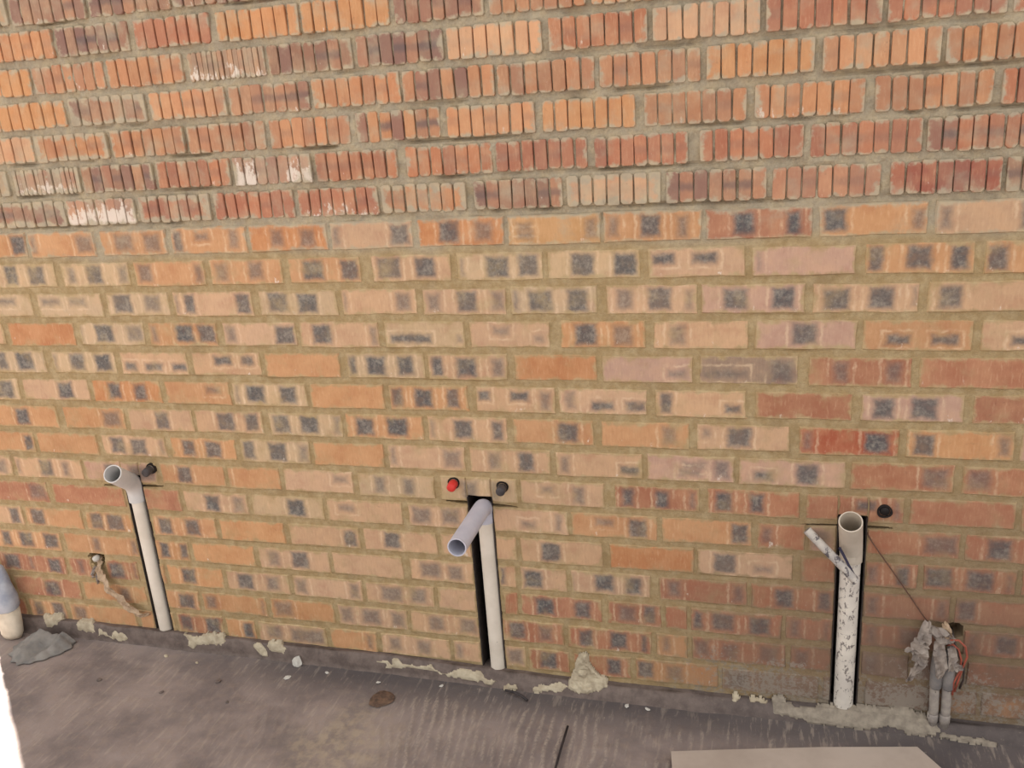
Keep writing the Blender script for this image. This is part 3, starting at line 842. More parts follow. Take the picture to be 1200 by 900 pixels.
# serrated trowel ridges running out from the wall
skew = np.interp(FX, [-.9, -.75, -.6, -.4, -.1, .15], [.30, .26, .10, .03, -.11, -.35])
warp = FX - skew * (-FY - .1) + 0.012 * vnoise(FX, FY, 5, 21) + 0.006 * vnoise(FX, FY, 18, 22)
ph = warp / 0.0285
saw = np.abs(ph - np.floor(ph) - .5) * 2
ridge = smooth01(saw, .35, .95) * smooth01(vnoise(FX, FY, 14, 23) + .45 * vnoise(np.floor(ph), FY * 3, 3.3, 24), -.55, .35)
mask = smooth01(-FY + .03 * vnoise(FX, FX * 0, 9, 25), .085, .15) * smooth01(FX, -1.08, -.85) * (1 - smooth01(FX + .25 * (FY + .1), .02, .16))
mask2 = .5 * smooth01(-FY, .16, .3) * smooth01(FX, -1.7, -1.3) * (1 - smooth01(FX, -1.05, -.9))
mask = np.maximum(mask, mask2)
H = near * (0.0050 * ridge * mask + 0.0025 * fbm(FX, FY, 6, 30, 3) + 0.0012 * fbm(FX, FY, 40, 33, 2)) - 0.002
FV = np.stack([FX, FY, H], -1).reshape(-1, 3)
nz, nx = FX.shape
ii, jj = np.meshgrid(np.arange(nz - 1), np.arange(nx - 1), indexing='ij')
q = (ii * nx + jj).ravel()
FF = np.stack([q, q + 1, q + nx + 1, q + nx], -1)
floor = link('floor', FV.tolist(), FF.tolist(), M['floor'], smooth=True)
at = floor.data.attributes.new('ridge', 'FLOAT', 'POINT')
at.data.foreach_set('value', (ridge * mask * near).ravel().astype(np.float32))
tag(floor, 'rough grey cement floor with trowel ridges running out from the wall', kind='structure')


# ------------------------------------------------------------------ cement fillet along the foot of the wall
def ftop(X):
    return np.interp(X, [-2.4, -1.0, -.5, .7], [.054, .049, .033, .029])


def ffoot(X):
    return np.interp(X, [-2.4, -1.0, -.6, .7], [.010, .012, .025, .025])


def prof(X, s):
    """point on wall (s<0), fillet (0..len) or floor (beyond)"""
    X = np.asarray(X, float)
    s = np.asarray(s, float)
    a, b = ftop(X), ffoot(X)
    L = np.hypot(a, b)
    t = np.clip(s / L, 0, 1)
    y = -b * t - np.maximum(s - L, 0) - .012 * np.clip((s + .012) / .012, 0, 1)
    z = a * (1 - t) + np.maximum(-s, 0)
    return X, y, z


sx = np.array(frange(DOOR_R + .02, 1.0, .012))
ss_ = np.array([-.30, -.02, .02, .2, .4, .6, .8, 1.0, 1.15])
v, f = [], []
for i, X in enumerate(sx):
    L = float(np.hypot(ftop(X), ffoot(X)))
    for j, t in enumerate(ss_):
        _, y, z = prof(X, t * L)
        bulge = .004 * math.sin(min(1, max(0, t)) * math.pi)
        if t < 0:
            z = ftop(X) - .001
        nn = .0016 * float(vnoise(X, t * 3, 22, 61))
        v.append((X, float(y) - bulge * .7 - .001 + nn, float(z) + bulge * .5 + nn - (.006 if j == len(ss_) - 1 else 0)))
n = len(ss_)
for i in range(len(sx) - 1):
    for j in range(n - 1):
        a = i * n + j
        f.append((a, a + 1, a + n + 1, a + n))
b0 = len(v)
for X in sx:
    v.append((X, .05, -.02))
    v.append((X, .05, .03))
for i in range(len(sx) - 1):
    f.append((i * n, (i + 1) * n, b0 + 2 * (i + 1) + 1, b0 + 2 * i + 1))
fillet = recalc(link('trim_1', v, f, M['fillet'], smooth=True))
tag(fillet, 'dark damp cement fillet along the foot of the brick wall', kind='structure')


# ------------------------------------------------------------------ mortar droppings on the fillet
def dropping(name, poly, mat, label, category, group=None, thick=.006, cell=.004, seed=0):
    """ragged slab of mortar lying on the wall / fillet / floor profile; poly in mm (x, distance along the profile)"""
    P = np.array(poly, float) / 1000
    a0, b0_ = P.min(0) - cell * 2, P.max(0) + cell * 2
    us = np.arange(a0[0], b0_[0], cell)
    ws = np.arange(a0[1], b0_[1], cell)
    UU, WW = np.meshgrid(us, ws)
    jx = UU + .004 * vnoise(UU, WW, 90, seed)
    jw = WW + .004 * vnoise(UU, WW, 90, seed + 1)
    inside = np.zeros_like(UU, bool)
    dist = np.full_like(UU, 9.0)
    m = len(P)
    for i in range(m):
        p, r = P[i], P[(i + 1) % m]
        cond = ((p[1] > jw) != (r[1] > jw))
        with np.errstate(divide='ignore', invalid='ignore'):
            xi = (r[0] - p[0]) * (jw - p[1]) / (r[1] - p[1]) + p[0]
        inside ^= cond & (jx < xi)
        dv = r - p
        t = np.clip(((jx - p[0]) * dv[0] + (jw - p[1]) * dv[1]) / max(1e-9, dv @ dv), 0, 1)
        dist = np.minimum(dist, np.hypot(jx - p[0] - t * dv[0], jw - p[1] - t * dv[1]))
    hgt = np.where(inside, thick * (.35 + .65 * smooth01(dist, 0, .010)) * (1 + (.55 if thick < .008 else .9) * fbm(UU, WW, 55 if thick < .008 else 85, seed + 3, 2)), 0)
    vid = -np.ones(UU.shape, int)
    v, f = [], []
    nW, nU = UU.shape

    def vert(i, j):
        if vid[i, j] < 0:
            X, y, z = prof(UU[i, j], WW[i, j])
            h = hgt[i, j]
            w = WW[i, j]
            L = math.hypot(float(ftop(X)), float(ffoot(X)))
            if w < 0:
                nv = (0, -1, .1)
            elif w < L:
                nv = (0, -.75, .66)
            else:
                nv = (0, -.15, 1)
            e = h + .003 if h > 0 else -.002
            vid[i, j] = len(v)
            v.append((float(X), float(y) + nv[1] * e, float(z) + nv[2] * e))
        return vid[i, j]
    for i in range(nW - 1):
        for j in range(nU - 1):
            if inside[i:i + 2, j:j + 2].sum() >= 2:
                f.append((vert(i, j), vert(i, j + 1), vert(i + 1, j + 1), vert(i + 1, j)))
    if not f:
        return
    base = np.array(v)
    cen = (base.min(0) + base.max(0)) / 2
    cen[2] = base[:, 2].min()
    # underside so that the flake is a solid
    n0 = len(v)
    from collections import Counter
    edges = Counter()
    for q_ in f:
        for s in range(4):
            a, b = q_[s], q_[(s + 1) % 4]
            edges[(a, b)] += 1
    vv = v + [(x, y + .006, z - .006) for x, y, z in v]
    ff = list(f) + [tuple(n0 + i for i in reversed(q_)) for q_ in f]
    for (a, b) in edges:
        if (b, a) not in edges:
            ff.append((b, a, a + n0, b + n0))
    vv = [(x - cen[0], y - cen[1], z - cen[2]) for x, y, z in vv]
    o = recalc(link(name, vv, ff, mat, loc=cen))
    return tag(o, label, category, group)


DROPS = [
    ([(-2256, -8), (-2180, -16), (-2176, -4), (-2199, 15), (-2214, 30), (-2238, 30)], 'cream', 'cream mortar flake at the foot of the wall, half under the grey rag'),
    ([(-2120, 3), (-2095, -9), (-2062, -9), (-2045, 26), (-2057, 35), (-2087, 32), (-2120, 33)], 'cream', 'cream mortar flake touching the right edge of the grey rag'),
    ([(-2036, 14), (-2023, 18), (-1988, 37), (-1974, 19), (-1935, 21), (-1923, 41), (-1964, 48), (-2004, 41), (-2053, 40), (-2037, 33)], 'cream', 'cream mortar flake with a pointed tail left of the leftmost pipe'),
    ([(-1720, 1), (-1692, 1), (-1666, 9), (-1652, -3), (-1626, -9), (-1583, -10), (-1569, 10), (-1585, 30), (-1610, 25), (-1633, 32), (-1667, 33), (-1684, 45), (-1706, 42), (-1699, 23)], 'cream', 'broad cream mortar flake just right of the leftmost pipe'),
    ([(-1477, 9), (-1457, 5), (-1436, 13), (-1426, 45), (-1444, 47), (-1466, 31)], 'cream', 'small rounded cream mortar lump, left one of a touching pair'),
    ([(-1430, 12), (-1422, -4), (-1389, -8), (-1366, 11), (-1367, 32), (-1396, 29), (-1417, 24)], 'cream', 'cream mortar lump, right one of a touching pair beside the white plaster chunk'),
    ([(-1074, 20), (-1050, 15), (-1022, 22), (-1016, 5), (-1000, 3), (-985, 16), (-943, 17), (-896, 7), (-884, 24), (-849, 29), (-825, 15), (-800, 9), (-746, 10), (-728, 26), (-692, 31), (-711, 40), (-767, 40), (-835, 39), (-915, 26), (-995, 34), (-1042, 41), (-1035, 28)], 'cream', 'long ragged cream mortar strip at the foot of the middle pipe'),
    ([(-681, 39), (-667, 33), (-642, 34), (-640, 46), (-677, 54)], 'cream', 'tiny cream mortar chip just right of the long ragged strip'),
    ([(-600, 34), (-574, 24), (-536, 16), (-504, 10), (-492, 22), (-510, 34), (-557, 40), (-594, 52)], 'cream', 'low tapering cream mortar strip running into the splashed mortar heap'),
    ([(-497, 23), (-495, -1), (-484, -25), (-473, -62), (-460, -83), (-443, -85), (-435, -53), (-417, -28), (-394, -11), (-389, 6), (-409, 23), (-438, 33), (-471, 34)], 'cream', 'pale mortar heap splashed up the wall right of the middle pipe'),
    ([(39, -9), (65, -15), (86, 1), (118, 6), (170, -8), (222, -5), (263, -13), (363, -17), (415, -6), (438, 5), (441, 30), (409, 43), (370, 44), (345, 30), (321, 26), (300, 36), (265, 44), (210, 41), (138, 39), (86, 34), (50, 34)], 'greymortar', 'largest grey mortar slab, under the rightmost pipe'),
    ([(440, 28), (478, 32), (512, 30), (535, 31), (571, 39), (566, 48), (513, 49), (438, 41)], 'greymortar', 'thin grey mortar tongue right of the conduits'),
    ([(-58, -6), (-43, -8), (-40, 9), (-55, 13)], 'cream', 'small square mortar crumb left of the rightmost pipe'),
    ([(-14, -4), (11, -5), (31, -2), (29, 7), (-1, 9), (-14, 8)], 'cream', 'narrow mortar crumb beside the left end of the largest grey slab'),
]
for i, (pl, mt, lb) in enumerate(DROPS):
    dropping('mortar_dropping', pl, M[mt], lb, 'mortar', 'mortar droppings along the foot of the wall', thick=.009 if i == 9 else .005, cell=.0035, seed=100 + i * 7)


# ------------------------------------------------------------------ tubes
def sweep(path, radii, seg=24, squash=None):
    """rings of vertices along a path"""
    path = [Vector(p) for p in path]
    rings = []
    t0 = (path[1] - path[0]).normalized()
    up = Vector((1, 0, 0)) if abs(t0.x) < .9 else Vector((0, 0, 1))
    nrm = (up - t0 * up.dot(t0)).normalized()
    for i, p in enumerate(path):
        t = (path[min(i + 1, len(path) - 1)] - path[max(i - 1, 0)]).normalized()
        nrm = (nrm - t * nrm.dot(t)).normalized()
        bn = t.cross(nrm)
        r = radii[i] if isinstance(radii, (list, tuple)) else radii
        rings.append([p + (nrm * math.cos(a) + bn * math.sin(a)) * r for a in [2 * math.pi * s / seg for s in range(seg)]])
    return rings


def skin(rings, close_start=True, close_end=True):
    v, f = [], []
    n = len(rings[0])
    for r in rings:
        v += [tuple(p) for p in r]
    for i in range(len(rings) - 1):
        for j in range(n):
            a, b = i * n + j, i * n + (j + 1) % n
            f.append((a, b, b + n, a + n))
    if close_start:
        f.append(tuple(reversed(range(n))))
    if close_end:
        f.append(tuple(range((len(rings) - 1) * n, len(rings) * n)))
    return v, f


def tube(name, path, r, mat, parent=None, seg=24, hollow=0.0, loc=None):
    """solid or open-ended tube; hollow > 0: wall thickness, open at the far end"""
    org = Vector(loc) if loc is not None else Vector((0, 0, 0))
    path = [Vector(p) - org for p in path]
    rings = sweep(path, r, seg)
    if hollow:
        rr = r if isinstance(r, (list, tuple)) else [r] * len(path)
        inner = sweep(path, [x - hollow for x in rr], seg)
        rings = rings + list(reversed(inner[max(0, len(inner) - 12):]))
    v, f = skin(rings)
    o = recalc(link(name, v, f, mat, parent, smooth=True, loc=org if loc is not None else None))
    return o


def bez(p0, p1, p2, n=12):
    p0, p1, p2 = Vector(p0), Vector(p1), Vector(p2)
    return [(1 - t) ** 2 * p0 + 2 * t * (1 - t) * p1 + t * t * p2 for t in [i / n for i in range(n + 1)]]


def sub(path, org):
    return [Vector(p) - Vector(org) for p in path]


def auto_sharp(o, ang=40):
    o.data.set_sharp_from_angle(angle=math.radians(ang))


def waste_pipe(label, base, r, ztop, m_riser, elbow_pts, r_el, m_el):
    root = empty('waste_pipe', base)
    tag(root, label, 'pipe', 'drain pipes chased into the wall')
    B = Vector(base)
    zz = ztop - base[2]
    ris = tube('riser', [(0, 0, 0), (0, 0, zz * .3), (0, 0, zz * .6), (0, 0, zz)], r, m_riser, root, 28)
    auto_sharp(ris)
    pts = []
    p0, p1, p2 = [Vector(q_) - B for q_ in elbow_pts]
    pts.append(p0 - Vector((0, 0, .022)))
    t_in = p1 - (p1 - p0).normalized() * min(.03, (p1 - p0).length)
    t_out = p1 + (p2 - p1).normalized() * min(.035, (p2 - p1).length * .5)
    pts += bez(t_in, p1, t_out, 8)
    for s in (.12, .25, .4, .55, .7, .85, 1.0):
        pts.append(t_out.lerp(p2, s))
    el = tube('elbow', pts, r_el, m_el, root, 32, hollow=.0028)
    auto_sharp(el)
    return root


waste_pipe('white drain pipe leftmost in the wall, grey elbow angled up and out', (-1.800, .010, 0.0), .0205, .512, M['pvc_clean'],
           [(-1.800, .010, .517), (-1.797, .006, .550), (-1.772, -.100, .631)], .0262, M['pvc_grey'])
waste_pipe('white drain pipe in the middle with a lilac grey stub pointing straight out', (-.704, .010, 0.0), .0212, .508, M['pvc_clean'],
           [(-.704, .010, .516), (-.703, .010, .544), (-.694, -.250, .556)], .0236, M['pvc_lilac'])
waste_pipe('spattered drain pipe rightmost in the wall with a beige open collar facing up', (.2178, .008, 0.0), .0238, .466, M['pvc_dirty'],
           [(.2178, .008, .472), (.216, .000, .498), (.206, -.064, .588)], .0268, M['pvc_beige'])


# ------------------------------------------------------------------ water stubs above the drains
def water_stub(label, hole, tip, r_ring, r, m_cap, group='capped water pipe stubs'):
    root = empty('water_pipe_stub', hole)
    tag(root, label, 'pipe stub', group)
    v, f = [], []
    # ragged black ring painted in place of the shaded gap round the stub
    n = 22
    rs = random.Random(int(hole[0] * 1000))
    for rad, y in ((r_ring, .004), (r_ring, -.0035), (r_ring * .74, -.0035), (r_ring * .70, .02)):
        for i in range(n):
            a = 2 * math.pi * i / n
            w = 1 + (.05 * math.sin(3 * a + hole[0] * 9) if rad == r_ring else 0)
            v.append((rad * w * math.cos(a), y, rad * w * math.sin(a)))
    for k2 in range(3):
        for i in range(n):
            a, b = k2 * n + i, k2 * n + (i + 1) % n
            f.append((a, b, b + n, a + n))
    f.append(tuple(range(3 * n, 4 * n)))
    recalc(link('sleeve', v, f, M['dark'], root))
    T = Vector(tip) - Vector(hole)
    if T.length > .012:
        tube('pipe_end', [T * -.1 + Vector((0, .012, 0)), T * .3, T * .6], r * .78, M['conduit'], root, 16)
        tube('cap', [T * .18, T * .22, T * .6, T * .93, T], [r * .9, r, r, r * .96, r * .7], m_cap, root, 20)
    else:
        tube('cap', [Vector((0, .01, 0)), Vector((0, -.001, 0)), Vector((0, -.004, 0))], [r, r, r * .85], m_cap, root, 20)
    return root


water_stub('red capped water pipe stub above the middle drain', (-.780, 0, .608), (-.777, -.036, .608), .0165, .0125, M['red'])
water_stub('charcoal capped water pipe stub above the middle drain', (-.646, 0, .603), (-.643, -.036, .603), .0165, .0125, M['grey_cap'])
water_stub('charcoal capped water pipe stub beside the leftmost elbow', (-1.722, 0, .606), (-1.720, -.034, .604), .0165, .0125, M['grey_cap'])
water_stub('black plugged water pipe hole above the rightmost drain', (.286, 0, .588), (.286, -.004, .588), .0170, .0115, M['dark'])

# ------------------------------------------------------------------ offcut, strap and wire at the rightmost pipe
o = tube('conduit_offcut', [(.113, -.030, .543), (.150, -.042, .507), (.190, -.050, .468), (.226, -.056, .428)], .0105, M['offcut'], None, 18, hollow=.002, loc=(.226, -.056, .428))
auto_sharp(o)
tag(o, 'short stained conduit offcut leaning across the rightmost pipe', 'conduit')


def ribbon(name, path, widths, mat, parent=None, thick=.0015, crumple=0.0, seed=0, loc=None, side=(0, 0, 1), nw=4):
    org = Vector(loc) if loc is not None else Vector((0, 0, 0))
    path = [Vector(p) - org for p in path]
    # densify
    P, W = [], []
    for i in range(len(path) - 1):
        for s in range(4):
            t = s / 4
            P.append(path[i].lerp(path[i + 1], t))
            W.append(widths[i] * (1 - t) + widths[i + 1] * t)
    P.append(path[-1])
    W.append(widths[-1])
    rs = random.Random(seed)
    v, f = [], []
    n = nw + 1
    for i, p in enumerate(P):
        t = (P[min(i + 1, len(P) - 1)] - P[max(i - 1, 0)]).normalized()
        outw = Vector((0, -1, 0))
        sd = t.cross(outw)
        if sd.length < .1:
            sd = Vector(side)
        sd.normalize()
        for j in range(n):
            u = j / nw - .5
            d = crumple * (math.sin(i * .9 + j * 1.7 + seed) * .5 + rs.uniform(-.5, .5))
            v.append(tuple(p + sd * (u * W[i] * (1 + rs.uniform(-.12, .12))) + outw * d))
    m = len(v)
    v += [(x, y + thick, z) for x, y, z in v]
    for i in range(len(P) - 1):
        for j in range(nw):
            a = i * n + j
            f.append((a, a + 1, a + n + 1, a + n))
            f.append((m + a + n, m + a + n + 1, m + a + 1, m + a))
    for i in range(len(P) - 1):
        for j in (0, nw):
            a = i * n + j
            f.append((a, a + n, m + a + n, m + a))
    for i in (0, len(P) - 1):
        for j in range(nw):
            a = i * n + j
            f.append((a, m + a, m + a + 1, a + 1))
    return recalc(link(name, v, f, mat, parent, loc=org if loc is not None else None))


o = ribbon('plastic_strap', [(.186, -.046, .510), (.198, -.050, .488), (.212, -.054, .460), (.221, -.057, .444)], [.006, .006, .006, .005], M['navy'], thick=.002, loc=(.221, -.057, .444))
tag(o, 'dark blue strap running down the rightmost pipe to the offcut', 'strap')
o = tube('hanging_wire', [(.250, .004, .529), (.262, -.004, .508), (.278, -.006, .484), (.324, -.007, .416), (.372, -.007, .342), (.405, -.012, .292)], .0016, M['wire_brown'], None, 8, loc=(.405, -.012, .292))
tag(o, 'thin brown wire slanting from the rightmost drain to the wrapped conduits', 'wire')

# ------------------------------------------------------------------ two conduits wrapped in plastic at the right
for x, lb in ((.424, 'dusty conduit, left one of the pair standing right of the pipes'), (.451, 'dusty conduit, right one of the pair beside the loose wires')):
    root = empty('electrical_conduit', (x, -.018, .012))
    tag(root, lb, 'conduit', 'electrical conduits at the foot of the wall')
    tube('tube', [(0, 0, 0), (.001, 0, .06), (-.001, 0, .12), (0, .002, .175)], .0112, M['conduit'], root, 16)
    tube('coupling', [(0, 0, .020), (0, 0, .022), (0, 0, .040), (0, 0, .042)], [.0112, .0130, .0130, .0112], M['conduit'], root, 16)
    tube('upper_sleeve', [(0, .001, .118), (0, -.001, .122), (0, 0, .175), (.002, .002, .215), (.004, .004, .235)], [.0115, .0140, .0145, .0135, .0090], M['conduit_blue'], root, 16)

rag = empty('plastic_wrap', (.385, -.03, .17))
tag(rag, 'torn dusty plastic film wrapped round the conduit tops', 'plastic film')
RO = Vector((.385, -.03, .17))
ribbon('film', sub([(.396, -.020, .312), (.388, -.034, .285), (.378, -.042, .255), (.380, -.040, .225), (.392, -.034, .195)], RO), [.014, .030, .040, .036, .020], M['film'], rag, crumple=.012, seed=3)
ribbon('film', sub([(.388, -.034, .262), (.368, -.040, .244), (.346, -.036, .236)], RO), [.024, .018, .004], M['film'], rag, crumple=.008, seed=5)
ribbon('film', sub([(.388, -.036, .220), (.376, -.040, .190), (.363, -.034, .160), (.356, -.028, .144)], RO), [.026, .020, .012, .003], M['film'], rag, crumple=.008, seed=6)
ribbon('film', sub([(.400, -.030, .300), (.422, -.038, .288), (.440, -.036, .276), (.452, -.030, .270)], RO), [.022, .034, .030, .020], M['film'], rag, crumple=.012, seed=8)
ribbon('film', sub([(.430, -.028, .318), (.436, -.032, .298), (.440, -.034, .280)], RO), [.010, .022, .014], M['film_warm'], rag, crumple=.008, seed=9)
ribbon('film', sub([(.420, -.034, .270), (.424, -.038, .235), (.430, -.038, .200), (.426, -.034, .165)], RO), [.020, .030, .026, .012], M['film'], rag, crumple=.006, seed=12)
ribbon('film', sub([(.448, -.034, .255), (.454, -.038, .225), (.450, -.036, .190)], RO), [.018, .022, .010], M['film'], rag, crumple=.006, seed=14)
ribbon('film', sub([(.452, -.034, .212), (.468, -.038, .203), (.478, -.034, .196)], RO), [.010, .022, .006], M['film'], rag, crumple=.006, seed=10)

cab = tube('electric_cable', [(.432, -.022, .262), (.446, -.034, .276), (.462, -.036, .279), (.478, -.036, .262), (.484, -.034, .234), (.478, -.030, .202), (.471, -.028, .160), (.466, -.026, .128)], .0024, M['wire_red'], None, 8, loc=(.466, -.026, .128))
tag(cab, 'red loop of loose cable, outermost beside the right conduit', 'cable')
cab = tube('electric_cable', [(.440, -.020, .252), (.452, -.030, .262), (.464, -.032, .252), (.473, -.030, .222), (.472, -.028, .186), (.462, -.028, .156), (.462, -.026, .118)], .0024, M['wire_red'], None, 8, loc=(.462, -.026, .118))
tag(cab, 'red loose cable, inner loop against the right conduit', 'cable')
cab = tube('electric_cable', [(.456, .02, .276), (.458, -.010, .262), (.466, -.026, .232), (.482, -.024, .200), (.484, -.020, .160), (.478, -.018, .132)], .0026, M['wire_grey'], None, 8, loc=(.478, -.018, .132))
tag(cab, 'dark loose cable coming out of the hole above the conduits', 'cable')

# ------------------------------------------------------------------ plastic strip hanging from the left hole
st = empty('torn_plastic_strip', (-1.84, -.02, .107))
tag(st, 'torn dusty plastic strip trailing from the wall hole to the leftmost pipe', 'plastic strip')
SO = Vector((-1.84, -.02, .107))
ribbon('strip', sub([(-1.992, .012, .288), (-1.985, -.010, .266), (-1.976, -.020, .235), (-1.958, -.024, .200), (-1.930, -.024, .168), (-1.902, -.022, .137), (-1.876, -.020, .112), (-1.850, -.020, .107), (-1.826, -.018, .114)], SO),
       [.012, .020, .030, .026, .028, .026, .026, .012, .008], M['film_warm'], st, crumple=.010, seed=21)
ribbon('shred', sub([(-1.990, -.006, .262), (-1.994, -.016, .232), (-1.998, -.014, .205)], SO), [.010, .012, .004], M['film'], st, crumple=.006, seed=22)
ribbon('shred', sub([(-2.004, -.004, .262), (-2.014, -.012, .236), (-2.018, -.010, .222)], SO), [.010, .012, .006], M['film'], st, crumple=.006, seed=23)
tube('knot', sub([(-1.998, .016, .288), (-1.994, -.006, .288), (-1.990, -.013, .287)], SO), [.008, .0105, .005], M['white'], st, 10)

# ------------------------------------------------------------------ left corner: rag and sack
def rag_mesh(name, mat, loc):
    """rag pushed into the corner: long soft folds, one lobe climbing the fillet"""
    na, nr = 96, 24
    O = np.array([(-2.300, -.095), (-2.285, -.140), (-2.240, -.176), (-2.205, -.186), (-2.165, -.168), (-2.128, -.134), (-2.100, -.090), (-2.106, -.048), (-2.150, -.040), (-2.195, -.042), (-2.245, -.046), (-2.285, -.060)])
    c = np.array((-2.195, -.098))
    m = len(O)
    v, f = [], []
    for r_ in range(nr):
        sc = 1 - r_ / nr
        for i_ in range(na):
            t = i_ / na * m
            a, b = int(t) % m, (int(t) + 1) % m
            fr = t - int(t)
            fr = fr * fr * (3 - 2 * fr) * .5 + fr * .5
            p = O[a] * (1 - fr) + O[b] * fr
            q2 = c + (p - c) * sc * (1 + .05 * math.sin(i_ * .9))
            x, y = q2
            # folds sweep in arcs about the upper left corner
            rad = math.hypot(x + 2.36, y + .01)
            ang = math.atan2(y + .01, x + 2.36)
            fold = .5 + .5 * math.sin(rad * 62 + ang * 3 + 1.2 * float(vnoise(x, y, 16, 71)))
            edge = min(1.0, (1 - sc) * 3.0)
            back = float(smooth01(np.array(y), -.15, -.04))
            z = .002 + edge * (.004 + .019 * fold ** 1.3 + .030 * back ** 1.5 + .0025 * float(vnoise(x, y, 45, 75)))
            v.append((x - loc[0], y - loc[1], z))
    v.append((c[0] - loc[0], c[1] - loc[1], v[-1][2]))
    for r_ in range(nr - 1):
        for i_ in range(na):
            a, b = r_ * na + i_, r_ * na + (i_ + 1) % na
            f.append((a, b, b + na, a + na))
    for i_ in range(na):
        f.append(((nr - 1) * na + i_, (nr - 1) * na + (i_ + 1) % na, len(v) - 1))
    f.append(tuple(reversed(range(na))))
    return recalc(link(name, v, f, mat, smooth=True, loc=loc))


o = rag_mesh('cloth_rag', M['rag'], (-2.195, -.098, 0.0))
tag(o, 'crumpled grey rag lying on the floor in the left corner', 'rag')


def sack(name, secs, mat, parent, loc, seed):
    """soft sack from horizontal sections (z, cx, cy, rx, ry)"""
    v, f = [], []
    n = 28
    for z, cx, cy, rx, ry in secs:
        for i in range(n):
            a = 2 * math.pi * i / n
            w = 1 + .12 * float(vnoise(math.cos(a) * 2 + seed, z * 14 + math.sin(a) * 2, 1.3, seed)) + .07 * float(vnoise(a * 2, z * 60, 1.0, seed + 2))
            v.append((cx + rx * w * math.cos(a) - loc[0], cy + ry * w * math.sin(a) - loc[1], z - loc[2]))
    for r in range(len(secs) - 1):
        for i in range(n):
            a, b = r * n + i, r * n + (i + 1) % n
            f.append((a, b, b + n, a + n))
    f.append(tuple(reversed(range(n))))
    f.append(tuple(range((len(secs) - 1) * n, len(secs) * n)))
    return recalc(link(name, v, f, mat, parent, smooth=True))


sk = empty('cement_sack', (-2.35, -.055, 0))
tag(sk, 'half-seen sack with bluish top and cream lower half at the left edge', 'sack')
SL = (-2.35, -.055, 0)
sack('lower_half', [(.001, -2.350, -.052, .030, .020), (.02, -2.348, -.052, .038, .027), (.06, -2.346, -.052, .042, .030), (.10, -2.346, -.052, .044, .030), (.128, -2.348, -.052, .040, .028)], M['sack_cream'], sk, SL, 3)
sack('folded_top', [(.108, -2.352, -.056, .044, .034), (.116, -2.348, -.057, .054, .040), (.150, -2.348, -.057, .052, .038), (.185, -2.354, -.054, .046, .034), (.215, -2.360, -.050, .042, .030), (.250, -2.366, -.046, .036, .024), (.262, -2.368, -.046, .024, .016)], M['sack_blue'], sk, SL, 9)


# ------------------------------------------------------------------ debris on the floor
def chunk(name, loc, size, mat, label, category, seed, group=None):
    import bmesh
    bm = bmesh.new()
    bmesh.ops.create_icosphere(bm, subdivisions=2, radius=1)
    rs = random.Random(seed)
    for vtx in bm.verts:
        d = 1 + .30 * float(vnoise(vtx.co.x * 1.3 + seed, vtx.co.y * 1.3 + vtx.co.z, 1.6, seed)) + rs.uniform(-.08, .08)
        vtx.co = Vector((vtx.co.x * size[0] * d, vtx.co.y * size[1] * d, max(-.25, vtx.co.z * d) * size[2]))
    lo = min(vtx.co.z for vtx in bm.verts)
    for vtx in bm.verts:
        vtx.co.z -= lo
    me = bpy.data.meshes.new(name)
    bm.to_mesh(me)
    bm.free()
    me.materials.append(mat)
    o = bpy.data.objects.new(name, me)
    COL.objects.link(o)
    o.location = loc
    o.rotation_euler = (0, 0, rs.uniform(0, 6))
    return tag(o, label, category, group)


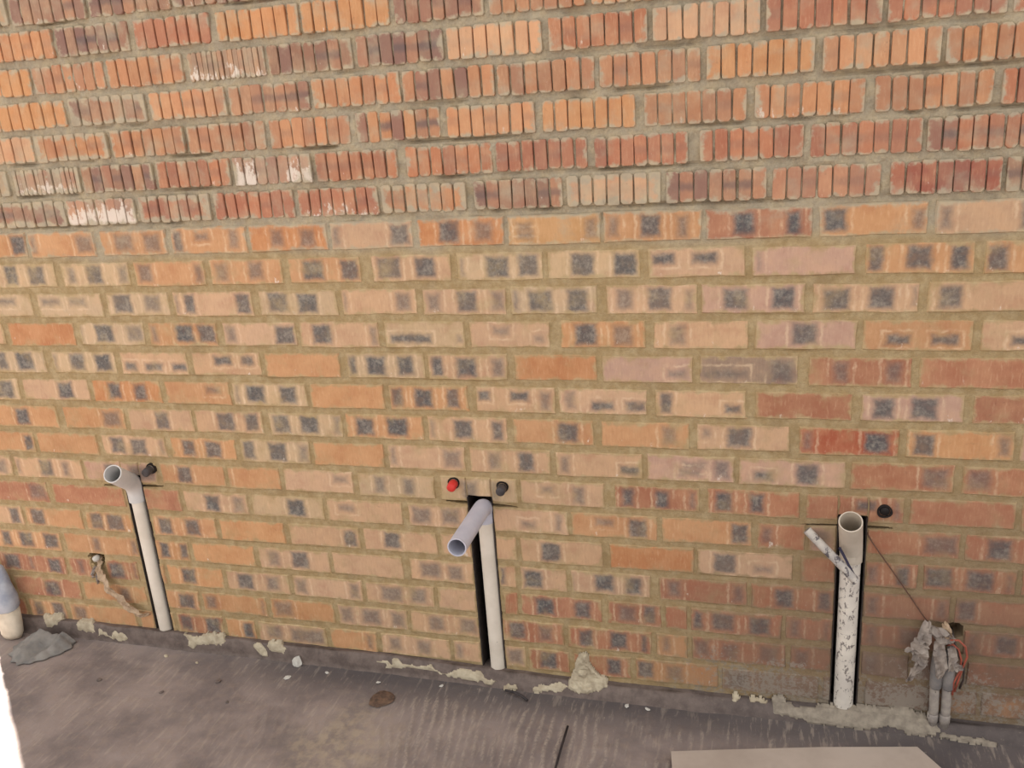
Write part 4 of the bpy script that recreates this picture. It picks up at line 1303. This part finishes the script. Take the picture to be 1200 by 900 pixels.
chunk('dirt_clod', (-.995, -.140, -.001), (.036, .034, .006), M['rust'], 'rusty brown dirt clod on the floor left of the middle pipe', 'clod', 4)
chunk('plaster_chunk', (-1.322, -.034, -.001), (.016, .013, .020), M['white'], 'white plaster chunk at the foot of the fillet between left and middle pipes', 'plaster', 5)
G = 'plaster chips on the floor'
for i, (x, y, s, lb) in enumerate([
        (-1.321, -.096, .013, 'flat white plaster chip in front of the white plaster chunk'),
        (-1.215, -.055, .008, 'white plaster chip between the white chunk and the long mortar strip'),
        (-1.044, -.072, .007, 'small white plaster chip behind the rusty clod'),
        (-.857, -.056, .008, 'white plaster chip below the long ragged mortar strip'),
        (-.330, -.052, .009, 'white plaster chip right of the splashed mortar heap'),
        (-.275, -.056, .008, 'white plaster chip farthest right along the fillet'),
        (-1.760, -.062, .010, 'pale plaster chip in front of the leftmost pipe'),
        (-1.640, -.078, .007, 'tiny pale plaster chip below the broad cream flake')]):
    chunk('plaster_chip', (x, y, -.001), (s, s * .6, s * .3), M['white'] if i < 6 else M['cream'], lb, 'plaster', 20 + i, G)
G = 'pebbles on the floor'
for i, (x, y, s, lb) in enumerate([
        (-1.891, -.206, .008, 'dark pebble on the floor below the grey rag'),
        (-1.660, -.224, .007, 'dark pebble on the floor below the leftmost pipe'),
        (-1.520, -.150, .010, 'pale pebble on the floor right of the leftmost pipe'),
        (-1.440, -.230, .006, 'small pebble on bare floor left of the rusty clod')]):
    chunk('pebble', (x, y, -.001), (s, s * .8, s * .6), M['stone'], lb, 'pebble', 40 + i, G)

o = tube('steel_rod', [(-.467, -.172, .010), (-.467, -.26, .010), (-.465, -.40, .010), (-.463, -.52, .010)], .0032, M['twig'], None, 8, loc=(-.463, -.52, .010))
tag(o, 'thin dark steel rod lying on the ridged floor', 'rod')
o = tube('bent_twig', [(-.668, -.055, .008), (-.640, -.062, .010), (-.618, -.070, .008), (-.598, -.084, .006)], .0035, M['twig'], None, 8, loc=(-.598, -.084, .006))
tag(o, 'short bent dark twig under the tiny mortar chip', 'twig')

# pale board at the bottom right
bv, bf = [], []
out = [(-.196, -.228), (-.066, -.198), (.150, -.150), (.378, -.107), (.421, -.172), (.560, -.420), (-.150, -.560)]
BL = (.13, -.32, 0.004)
for z in (0.0, .016):
    for x, y in out:
        bv.append((x - BL[0], y - BL[1], z))
m = len(out)
bf.append(tuple(reversed(range(m))))
bf.append(tuple(range(m, 2 * m)))
for i in range(m):
    bf.append((i, (i + 1) % m, m + (i + 1) % m, m + i))
o = recalc(link('wooden_board', bv, bf, M['plank'], loc=BL))
tag(o, 'pale flat board lying on the floor at the bottom right', 'board')
